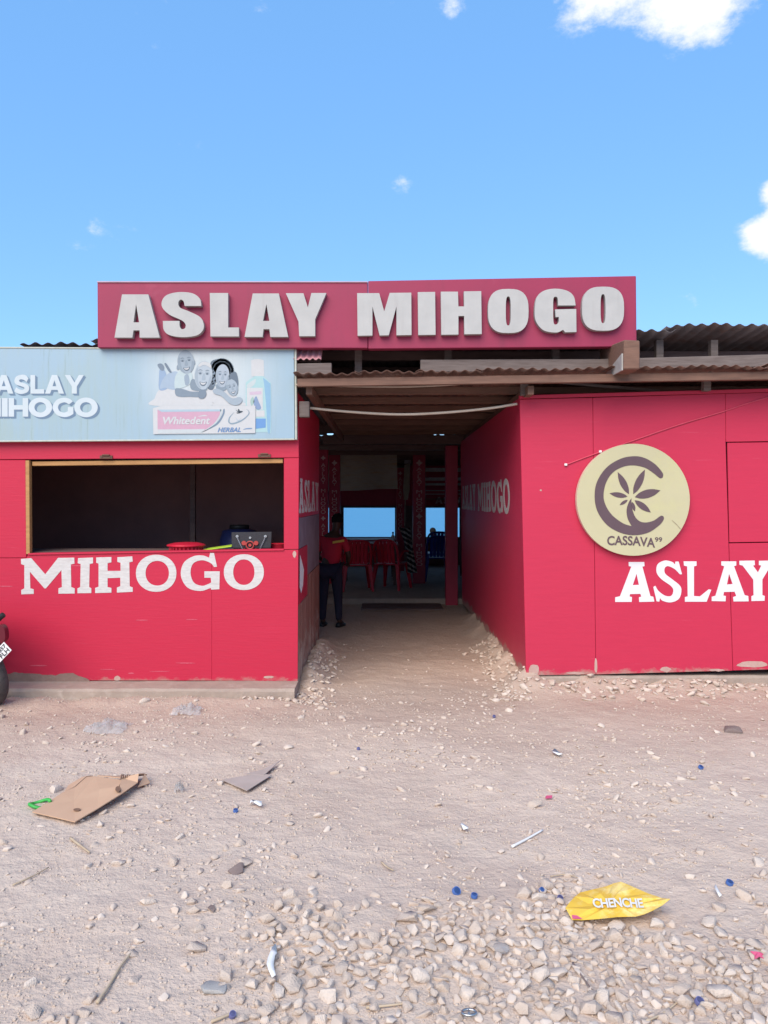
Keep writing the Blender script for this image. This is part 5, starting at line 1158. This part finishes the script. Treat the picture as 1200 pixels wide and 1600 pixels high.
# ------------------------------------------------------------------ litter
def gp_(px, py, dz=0):
    p = G(px, py); p.z = float(ground_z(p.x, p.y))+dz; return p
def flake(name, pts, m, lift, label, cat, th=.003, group=None, curl=None):
    """a thin sheet lying on the ground; pts are photo pixels, lift the height of each corner"""
    P = [gp_(x, y, .008+l_) for (x, y), l_ in zip(pts, lift)]
    c = sum(P, Vector((0, 0, 0)))/len(P); n = len(P); v = P+[c]; f = [(i, (i+1) % n, n) for i in range(n)]
    o = mk(name, v, f, m, None); s = o.modifiers.new('thickness', 'SOLIDIFY'); s.thickness = th; s.offset = 0
    return tag(o, label, cat, group)
cb = thing('cardboard_sheet', gp_(130, 1255), 'flattened tan cardboard box lying on the sand at the left', 'cardboard')
def c6(x, y, z): 
    p = G(40+x/5.714, 1200+y/5.714); p.z = float(ground_z(p.x, p.y))*.5+z; return p
mp_ = [c6(60, 435, .020), c6(440, 522, .022), c6(640, 425, .035), c6(850, 322, .05), c6(830, 270, .055), c6(860, 190, .045), c6(620, 125, .03), c6(545, 130, .026), c6(440, 215, .02), c6(330, 262, .018), c6(200, 345, .016), c6(430, 350, .024), c6(660, 260, .035)]
o = mk('main_panel', mp_, [(0, 1, 11, 10), (1, 2, 12, 11), (2, 3, 4, 12), (12, 4, 5, 6), (11, 12, 6, 7), (11, 7, 8, 9), (10, 11, 9)], M['cardboard'], cb)
s = o.modifiers.new('thickness', 'SOLIDIFY'); s.thickness = .005; s.offset = 0
o = mk('side_flap', [c6(345, 258, .018), c6(385, 180, .012), c6(500, 112, .012), c6(600, 105, .02), c6(545, 128, .030), c6(440, 213, .024)], [(0, 1, 2, 3, 4, 5)], M['cardboard'], cb); s = o.modifiers.new('thickness', 'SOLIDIFY'); s.thickness = .005; s.offset = 0
o = mk('torn_flap', [c6(850, 325, .05), c6(1000, 212, .045), c6(1010, 185, .08), c6(1060, 130, .05), c6(1085, 108, .03), c6(880, 108, .02), c6(640, 118, .03), c6(858, 188, .055), c6(840, 265, .06)], [(0, 1, 8), (1, 2, 7, 8), (2, 3, 4, 5, 7), (5, 6, 7)], M['cardboard'], cb); s = o.modifiers.new('thickness', 'SOLIDIFY'); s.thickness = .005; s.offset = 0
o = mk('corner_flap', [c6(1000, 212, .02), c6(1110, 160, .014), c6(1062, 132, .05)], [(0, 1, 2)], M['cardboard'], cb); s = o.modifiers.new('thickness', 'SOLIDIFY'); s.thickness = .005; s.offset = 0
mb = MB()
for k in range(9):
    x = 850+k*18; a = c6(x, 205-k*4, .064); b_ = c6(x+10, 168+(k % 3)*4, .066); mb.tube([a, b_], .003, 4)
mb.build('torn_corrugation', M['card_mark'], cb)
for (x, y, r1, r2, z) in ((458, 432, 32, 10, .034), (825, 300, 24, 24, .066)):
    v, f = plate([[Vector(q) for q in ell(x, y, r1, r2)]], lambda a, b_: c6(a, b_, z), Vector((0, 0, -.003))); mk('printed_mark', v, f, M['card_mark'], cb)
flake('cardboard_scrap', [(347, 1220), (386, 1242), (425, 1216), (400, 1213)], M['card_grey'], [.004, .012, .01, .004], 'larger dusty grey cardboard scrap near the middle left', 'cardboard', .004, 'dusty cardboard scraps')
flake('cardboard_scrap', [(380, 1212), (412, 1217), (438, 1194), (410, 1205)], M['card_grey'], [.006, .014, .02, .004], 'narrow dusty grey cardboard scrap overlapping the larger one', 'cardboard', .004, 'dusty cardboard scraps')
def film(px, py, w_, h_, label):
    c = gp_(px, py); n, k = 22, 16; v = []; f = []; sd_ = random.random()*50
    for j in range(k+1):
        for i in range(n+1):
            u, s_ = i/n*2-1, j/k*2-1; e = max(0, 1-u*u*(.7+.5*mnoise.noise(Vector((j*.8, sd_, 1))))-s_*s_*(.8+.4*mnoise.noise(Vector((i*.8, sd_, 5)))))
            x = c.x+u*w_*.5*(1+.25*mnoise.noise(Vector((s_*2, sd_, 0)))); y = c.y+s_*h_*.5*(1+.3*mnoise.noise(Vector((u*2, sd_, 9))))
            z = c.z+.004+e**.6*(.038+.04*mnoise.noise(Vector((u*2.6+sd_, s_*2.6, 0))) + .045*mnoise.noise(Vector((u*8+sd_, s_*8, 3))))
            v.append(Vector((x, y, max(z, c.z+.003))))
    for j in range(k):
        for i in range(n): f.append((j*(n+1)+i, j*(n+1)+i+1, (j+1)*(n+1)+i+1, (j+1)*(n+1)+i))
    o = mk('plastic_bag', v, f, M['film'], None, True); return tag(o, label, 'plastic bag', 'crumpled plastic bags')
fm = bpy.data.materials.new('crumpled clear film'); fm.use_nodes = True; t = fm.node_tree; b = t.nodes['Principled BSDF']; b.inputs['Base Color'].default_value = (.95, .91, .90, 1); b.inputs['Roughness'].default_value = .12; b.inputs['Alpha'].default_value = .38; b.inputs['Specular IOR Level'].default_value = .8
zb = t.nodes.new('ShaderNodeTexNoise'); zb.inputs['Scale'].default_value = 40; bp = t.nodes.new('ShaderNodeBump'); bp.inputs['Strength'].default_value = .8; bp.inputs['Distance'].default_value = .02; t.links.new(zb.outputs['Fac'], bp.inputs['Height']); t.links.new(bp.outputs['Normal'], b.inputs['Normal'])
M['film'] = fm
film(168, 1136, .27, .26, 'crumpled clear plastic bag in front of the kerb, the one more to the left')
film(293, 1111, .22, .2, 'crumpled clear plastic bag close to the kerb, the one more to the right')
film(1081, 1064, .13, .12, 'crumpled clear plastic bag against the footing below the round sign')
film(859, 1066, .08, .08, 'small clear plastic scrap at the corner of the right wall')
film(280, 1237, .05, .05, 'tiny clear plastic scrap beside the tan cardboard')
# yellow wrapper with raised sun-ray folds
wr = thing('yellow_wrapper', gp_(965, 1425), 'crumpled yellow food wrapper with white lettering on the gravel', 'wrapper')
ym = mat('glossy yellow wrapper', (.80, .52, .075), (.72, .43, .05), rough=.35, scale=6, bump=.05, c3=(.82, .62, .22), s3=9, t3=(.5, .62))
def wpt(x, y, z):
    p = G(870+x/6.316, 1380+y/6.316); p.z = z+.022; return p
outl = [(85, 330), (150, 428), (250, 432), (420, 424), (600, 415), (780, 415), (860, 405), (940, 380), (1040, 352), (1118, 325), (1040, 278), (900, 215), (780, 150), (690, 110), (632, 86), (560, 98), (490, 112), (360, 138), (230, 165), (180, 215), (130, 275)]
lift = [.012, .004, .004, .006, .01, .012, .016, .02, .03, .045, .03, .024, .02, .02, .02, .018, .012, .01, .008, .012, .014]
v = [wpt(x, y, l_) for (x, y), l_ in zip(outl, lift)]; n = len(v); cen = Vector((520, 300))
ring2 = []
for i, (x, y) in enumerate(outl): q = Vector((x, y)).lerp(cen, .45); ring2.append(wpt(q.x, q.y, .012+.010*(i % 2)))
v += ring2+[wpt(520, 300, .016)]; f = []
for i in range(n): j = (i+1) % n; f.append((i, j, n+j, n+i)); f.append((n+i, n+j, 2*n))
o = mk('wrapper_sheet', v, f, ym, wr); s = o.modifiers.new('thickness', 'SOLIDIFY'); s.thickness = .0015
o = mk('pink_corner', [wpt(148, 402, .0125), wpt(155, 430, .008), wpt(255, 432, .0085), wpt(200, 408, .0125)], [(0, 1, 2, 3)], M['cap_pink'], wr)
v, f = text_faces('CHENCHE', lambda u, vv: wpt(345+495*u+20*(1-vv), 364-96*vv+4*math.sin(u*9), .0262), bold=.025, spacing=.92); mk('lettering', v, f, mat('wrapper white print', (.85, .83, .78), rough=.5, bump=0), wr)
# caps and scraps
def cap(px, py, m, label, r_=.016, tilt=25):
    r_ *= .82; tilt *= .8; c = gp_(px, py, .009); v, f = lathe([(r_*.82, .008), (r_*.98, .008), (r_, .006), (r_*1.04, -.005), (r_*.2, -.006), (r_*.2, -.003), (r_*.80, -.002), (r_*.82, .008)], (0, 0, 0), 16)
    q = Matrix.Rotation(R(tilt), 4, 'X') @ Matrix.Rotation(R(tilt*.7), 4, 'Y')
    o = mk('bottle_cap', [c+q @ p for p in v], f, m, None); return tag(o, label, 'bottle cap', 'bottle caps in the dirt')
cap(713, 1399, M['cap_blue'], 'bright blue bottle cap, tipped up, in the middle of the ground', .021, 48)
cap(741, 1406, M['cap_blue'], 'blue bottle cap lying flat just right of the tipped one', .016, 8)
cap(846, 1396, M['cap_blue'], 'small blue cap above left of the yellow wrapper', .012, 40)
cap(875, 1408, M['cap_violet'], 'slate blue cap touching the left tip of the yellow wrapper', .014, 20)
cap(1140, 1383, M['cap_blue'], 'dark blue cap near the right edge, behind the wrapper', .018, 20)
cap(1093, 1569, M['cap_violet'], 'dusty violet cap among the gravel at the bottom right', .018, 30)
cap(363, 1590, M['cap_violet'], 'pale violet cap at the bottom left edge of the gravel', .013, 30)
cap(1095, 1202, M['cap_blue'], 'blue cap on bare sand before the red right wall', .018, 30)
cap(368, 1270, M['cap_blue'], 'pale blue cap right of the tan cardboard', .015, 10)
cap(560, 1173, M['cap_violet'], 'tiny slate cap on the sand straight before the passage', .012, 20)
cap(772, 1122, M['cap_violet'], 'tiny dark blue cap at the mouth of the passage', .014, 20)
c = gp_(62, 1263, .012); mb = MB(); mb.tube([c+Vector((math.cos(a)*.05, math.sin(a)*.045, .008*math.sin(2*a))) for a in [R(20)+k*R(300)/16 for k in range(17)]], .009, 6); tag(mb.build('green_ring', M['cap_green'], None, True), 'curled green plastic ring at the corner of the tan cardboard', 'plastic ring')
def stick(pts, r_, m, label, cat='stick', name='dry_stick'):
    P = spline([gp_(x, y, .010) for x, y in pts], 4); mb = MB(); n = len(P); mb.tube(P, [r_*(1-.4*i/n) for i in range(n)], 6); return tag(mb.build(name, m, None, True), label, cat, 'sticks and straws on the ground')
stick([(800, 1326), (824, 1313), (848, 1299)], .0065, M['paper'], 'white drinking straw lying on bare sand', 'straw', 'drinking_straw')
stick([(110, 1313), (124, 1326), (140, 1338)], .007, M['straw'], 'short pale stalk below the tan cardboard')
stick([(152, 1574), (172, 1545), (188, 1520), (204, 1500)], .006, M['straw'], 'long dry stalk on the gravel at the bottom left')
stick([(20, 1388), (48, 1376), (76, 1360)], .004, M['straw'], 'thin dry stalk at the left edge of the ground')
stick([(572, 1581), (600, 1578), (632, 1576)], .005, M['straw'], 'dry stalk lying level on the gravel at the bottom centre')
stick([(1010, 1600), (1035, 1585), (1062, 1566)], .004, M['straw'], 'thin stalk on the gravel at the bottom right')
stick([(895, 1510), (912, 1535), (925, 1552)], .004, M['stone_dark'], 'dark twig among the gravel under the wrapper')
stick([(596, 1411-64), (606, 1356), (615, 1362)], .005, M['straw'], 'short pale stalk in the middle of the ground')
stick([(330, 1600), (345, 1596), (362, 1588)], .006, M['straw'], 'broad pale stalk end at the bottom edge left of centre')
stick([(860, 1370), (885, 1368), (905, 1376)], .003, M['straw'], 'bent yellowish stem above the wrapper')
# white strip of paper, scraps
def strip(px, label):
    v = []; f = []
    for i, (x, y, w_) in enumerate(px):
        a = gp_(x-w_, y, .014+.012*math.sin(i*1.9)**2); b_ = gp_(x+w_, y, .016+.012*math.cos(i*1.4)**2); v += [a, b_]
    for i in range(len(px)-1): f.append((2*i, 2*i+1, 2*i+3, 2*i+2))
    o = mk('paper_scrap', v, f, M['paper'], None, True); s = o.modifiers.new('thickness', 'SOLIDIFY'); s.thickness = .002
    return tag(o, label, 'paper scrap', 'paper scraps on the ground')
strip([(428, 1491, 3), (428, 1500, 5), (424, 1510, 6), (422, 1520, 5.5), (424, 1530, 5), (428, 1538, 3)], 'twisted white paper strip on the gravel left of centre')
strip([(391, 1262, 1), (397, 1258, 5), (403, 1261, 6), (407, 1266, 2)], 'small torn white scrap right of the tan cardboard')
strip([(720, 1294, 1), (726, 1297, 5), (728, 1303, 4)], 'tiny white scrap on the sand right of centre')
strip([(1117, 1391, 1), (1122, 1399, 3), (1126, 1406, 2)], 'tiny white scrap beside the dark blue cap')
strip([(865, 1178, 2), (870, 1184, 6), (876, 1187, 3)], 'small white scrap before the right corner of the passage')
c = gp_(1185, 1497, .014); v = [c+Vector((math.cos(a)*r2, math.sin(a)*r2, .006*math.sin(3*a))) for a, r2 in [(k*math.pi/5, .026 if k % 2 == 0 else .014) for k in range(10)]]+[c+Vector((0, 0, .012))]
o = mk('pink_scrap', v, [(i, (i+1) % 10, 10) for i in range(10)], M['cap_pink'], None); o.modifiers.new('thickness', 'SOLIDIFY').thickness = .003; tag(o, 'crumpled pink scrap at the right edge of the gravel', 'scrap')
c = gp_(857, 1249, .012); v = [c+Vector(q) for q in ((-.02, -.01, 0), (.015, -.016, .004), (.022, .008, .008), (-.008, .016, .004))]; o = mk('red_scrap', v, [(0, 1, 2, 3)], M['cap_pink'], None); o.modifiers.new('thickness', 'SOLIDIFY').thickness = .003; tag(o, 'small dull red scrap on the sand right of centre', 'scrap')
c = gp_(733, 1593, .02); mb = MB(); mb.tube([c+Vector((math.cos(a)*.022, math.sin(a)*.014, 0)) for a in [k*2*math.pi/16 for k in range(17)]], .004, 6, cap=False); mb.tube([c+Vector((-.002, -.014, 0)), c+Vector((0, .014, 0))], .003, 6); tag(mb.build('ring_pull', M['chrome'], None, True), 'pale metal ring pull at the bottom edge of the gravel', 'ring pull')
v, f = lathe([(.001, -.004), (.03, -.002), (.03, .008), (.001, .010)], gp_(783, 1487, .014), 8); o = mk('green_film_scrap', v, f, M['film'], None, True); tag(o, 'greyish clear plastic scrap among the stones right of centre', 'scrap')

# ------------------------------------------------------------------ stones
def stone_mesh(seed, seg, m):
    rr = random.Random(seed); bm = bmesh.new()
    sx_, sy_, sz_ = rr.uniform(.9, 1.25), rr.uniform(.7, 1.05), rr.uniform(.55, .85)
    for k in range(rr.randint(11, 15)):
        d = Vector((rr.gauss(0, 1), rr.gauss(0, 1), rr.gauss(0, 1))).normalized()*rr.uniform(.9, 1.1); bm.verts.new((d.x*sx_, d.y*sy_, d.z*sz_))
    h = bmesh.ops.convex_hull(bm, input=bm.verts[:]); bmesh.ops.delete(bm, geom=[g for g in h['geom_interior'] if isinstance(g, bmesh.types.BMVert)], context='VERTS')
    bmesh.ops.dissolve_limit(bm, angle_limit=R(14), verts=bm.verts[:], edges=bm.edges[:])
    bmesh.ops.bevel(bm, geom=bm.edges[:], offset=.2, segments=seg, profile=.55, affect='EDGES', clamp_overlap=True)
    bmesh.ops.triangulate(bm, faces=bm.faces[:])
    for v in bm.verts: v.co *= 1+.12*mnoise.noise(v.co*2.0+Vector((seed*3.7, 0, 0)))+.07*mnoise.noise(v.co*5+Vector((seed, 9, 0)))
    bmesh.ops.recalc_face_normals(bm, faces=bm.faces[:])
    me = bpy.data.meshes.new('gravel_stone'); bm.to_mesh(me); bm.free(); me.materials.append(m)
    me.polygons.foreach_set('use_smooth', [True]*len(me.polygons))
    return me
hi = [stone_mesh(i, 2, M['stone'] if i % 3 else M['stone_pale']) for i in range(12)]
lo = [stone_mesh(40+i, 1, M['stone'] if i % 2 else M['stone_pale']) for i in range(8)]
def arr(me):
    v = np.empty(len(me.vertices)*3); me.vertices.foreach_get('co', v); f = np.empty(len(me.polygons)*3, int); me.polygons.foreach_get('vertices', f); return v.reshape(-1, 3), f.reshape(-1, 3)
hiA = [arr(m) for m in hi]; loA = [arr(m) for m in lo]
pts = []                                   # (x, y, radius, sink)
cell = {}
def try_add(x, y, r_, gap=.78, sink=.35, lift=0):
    k = (int(math.floor(x/.08)), int(math.floor(y/.08)))
    for i in (-1, 0, 1):
        for j in (-1, 0, 1):
            for (a, b_, c_) in cell.get((k[0]+i, k[1]+j), ()):
                if (a-x)**2+(b_-y)**2 < (gap*(c_+r_))**2: return False
    cell.setdefault(k, []).append((x, y, r_)); pts.append((x, y, r_, sink, lift)); return True
def clus(x, y): return float(vnoise(x, y, 1.7, 11))+.7*float(vnoise(x, y, 4.1, 12))
def bed(x, y):                             # the dense gravel bed nearest the camera
    px = CX+x*F/y; py = HZ+CAM_H*F/y; cl_ = clus(x, y)
    edge = 1500-50*max(0, min(1, (px-560)/300))+95*max(0, min(1, (430-px)/120))-110*cl_
    d = 1/(1+math.exp(-(py-edge)/16))*(1 if px > 380 else .6)
    return d*max(.3, min(1, 1+.8*cl_))
def loose(x, y):
    py = HZ+CAM_H*F/y; cl_ = clus(x, y)+.5*float(vnoise(x, y, 9, 13))
    return min(1, .10+1.5*max(0, cl_))*(1 if py > 1150 else .5)
R_ = random.Random(5)
for k in range(16000):
    y = R_.uniform(1.75, 3.3); x = R_.uniform(-.62*y-.25, .62*y+.25)
    if R_.random() < bed(x, y): try_add(x, y, min(.034, max(.011, R_.lognormvariate(math.log(.0205), .30))), .74, R_.uniform(.10, .55))
for k in range(12000):
    y = 1.8+4.5*R_.random(); x = R_.uniform(-.58*y-.2, .58*y+.2)
    if R_.random() < loose(x, y): try_add(x, y, min(.032, max(.006, R_.lognormvariate(math.log(.0115), .45))), .85, R_.uniform(.25, .75))
for k in range(420):                       # rubble along the foot of the right wall and the passage mouth
    x = R_.uniform(1.15, 3.6); y = 6.46-abs(R_.gauss(0, .13)); try_add(x, y, R_.uniform(.012, .038)*(1.1 if x < 2.6 else .9), .75, R_.uniform(.1, .5))
for k in range(240):
    x = R_.gauss(-.58, .08); y = 6.0+1.9*R_.random()**2; try_add(x, y, R_.uniform(.01, .03), .75, .3)
for k in range(240):
    x = R_.gauss(1.06, .10); y = 6.15+2.2*R_.random()**1.8; try_add(x, y, R_.uniform(.01, .032), .75, .3)
for k in range(26):
    x = R_.gauss(-.92, .10); y = R_.gauss(6.08, .03); try_add(x, y, R_.uniform(.012, .034), .75, .3)
for k in range(420):
    y = 6.2+2.6*R_.random()**1.6; x = R_.uniform(-.5, 1.05)
    if R_.random() < .15+1.2*max(0, clus(x, y)): try_add(x, y, R_.uniform(.005, .016), 1, R_.uniform(.4, .7))
A = np.array([p[:2] for p in pts]); ZG = ground_z(A[:, 0], A[:, 1])
inview = [abs(p[0]) < .51*p[1] and p[1] > 2.36 for p in pts]
order = sorted(range(len(pts)), key=lambda i: -(pts[i][2]/pts[i][1])*(1 if inview[i] else 0))
big = set(order[:300])
SV = []; SF = []; SM = []; off = 0
for i, (x, y, r_, sink, lift) in enumerate(pts):
    z = float(ZG[i])+r_*(.42-sink*.6)
    rot = Matrix.Rotation(R_.uniform(0, 6.28), 3, 'Z') @ Matrix.Rotation(R_.uniform(-.5, .5), 3, 'X') @ Matrix.Rotation(R_.uniform(-.5, .5), 3, 'Y')
    if i in big:
        o = bpy.data.objects.new('gravel_stone', hi[i % 12]); col.objects.link(o); o.parent = ground
        o.matrix_local = Matrix.Translation((x, y, z)) @ rot.to_4x4() @ Matrix.Scale(r_*1.12, 4)
    else:
        pale = i % 3 == 0
        v, f = (hiA if (y < 3.0) else loA)[(i*7) % (12 if y < 3.0 else 8)]
        SV.append(v @ np.array(rot).T*(r_*1.12)+np.array((x, y, z))); SF.append(f+off); SM.append(np.full(len(f), 1 if pale else 0)); off += len(v)
# small grit everywhere on the open ground
gn = 34000
gyv = 1.9+4.6*rng.random(gn)**1.15; gxv = (rng.random(gn)*2-1)*(.58*gyv+.2); grr = np.clip(rng.lognormal(math.log(.0042), .4, gn), .002, .011)
keep = (vnoise(gxv, gyv, 2.3, 21)+.6*vnoise(gxv, gyv, 6.5, 22)+.25) > rng.random(gn)*.6-.05
gzv = ground_z(gxv, gyv)
ico, icf = loA[0]
oct_v = np.array([(1, 0, 0), (-1, 0, 0), (0, 1, 0), (0, -1, 0), (0, 0, .8), (0, 0, -.8)], float); oct_f = np.array([(0, 2, 4), (2, 1, 4), (1, 3, 4), (3, 0, 4), (2, 0, 5), (1, 2, 5), (3, 1, 5), (0, 3, 5)])
for i in np.nonzero(keep)[0]:
    a = rng.random()*6.28; c_, s_ = math.cos(a), math.sin(a); sc_ = grr[i]*(.7+.6*rng.random(3))
    v = oct_v*sc_+(rng.random((6, 3))-.5)*grr[i]*.5; v = np.stack([v[:, 0]*c_-v[:, 1]*s_, v[:, 0]*s_+v[:, 1]*c_, v[:, 2]], 1)
    SV.append(v+np.array((gxv[i], gyv[i], gzv[i]+grr[i]*.05))); SF.append(oct_f+off); SM.append(np.full(8, int(rng.random() < .12))); off += 6
V = np.concatenate(SV); Fc = np.concatenate(SF)
me = bpy.data.meshes.new('gravel'); me.vertices.add(len(V)); me.vertices.foreach_set('co', V.ravel())
me.loops.add(Fc.size); me.loops.foreach_set('vertex_index', Fc.ravel().astype(np.int32)); me.polygons.add(len(Fc)); me.polygons.foreach_set('loop_start', np.arange(0, Fc.size, 3, dtype=np.int32))
me.materials.append(M['stone']); me.materials.append(M['stone_pale']); me.update(calc_edges=True)
me.polygons.foreach_set('material_index', np.concatenate(SM).astype(np.int32)); me.polygons.foreach_set('use_smooth', np.ones(len(Fc), bool)); me.validate()
gravel = bpy.data.objects.new('gravel', me); col.objects.link(gravel)
tag(gravel, 'loose pale coral gravel and grit scattered over the sand', 'gravel', None, 'stuff')
# a few single rocks that stand out
for k, (px, py, r_, m, lb) in enumerate([(1142, 1141, .085, 'stone_dark', 'flat dark brown stone on the sand below the hatch on the right'), (370, 1366, .045, 'stone_dark', 'dark cracked clod on the sand left of centre'), (331, 1428, .022, 'stone_dark', 'small round dark pebble left of centre'),
        (432, 1091, .07, 'stone_pale', 'pale flat rock at the end of the kerb by the passage'), (226, 1101, .055, 'stone_pale', 'pale rock lying before the kerb between the plastic bags'), (86, 1238, .05, 'stone_pale', 'pale rock behind the tan cardboard'),
        (335, 1548, .045, 'plaster', 'flat grey slate piece among the gravel at the bottom left'), (728, 1502, .03, 'stone_dark', 'dark stone in a hollow of the gravel right of centre'), (470, 1124, .04, 'stone_pale', 'lone pebble on bare sand left of the passage mouth')]):
    c = gp_(px, py); me = hi[k % 12].copy(); me.materials.clear(); me.materials.append(M[m])
    o = bpy.data.objects.new('loose_stone', me); col.objects.link(o); o.location = (c.x, c.y, c.z+r_*.12); o.scale = (r_, r_*.8, r_*.45 if 'flat' in lb else r_*.8); o.rotation_euler.z = k
    tag(o, lb, 'stone', 'loose single stones')
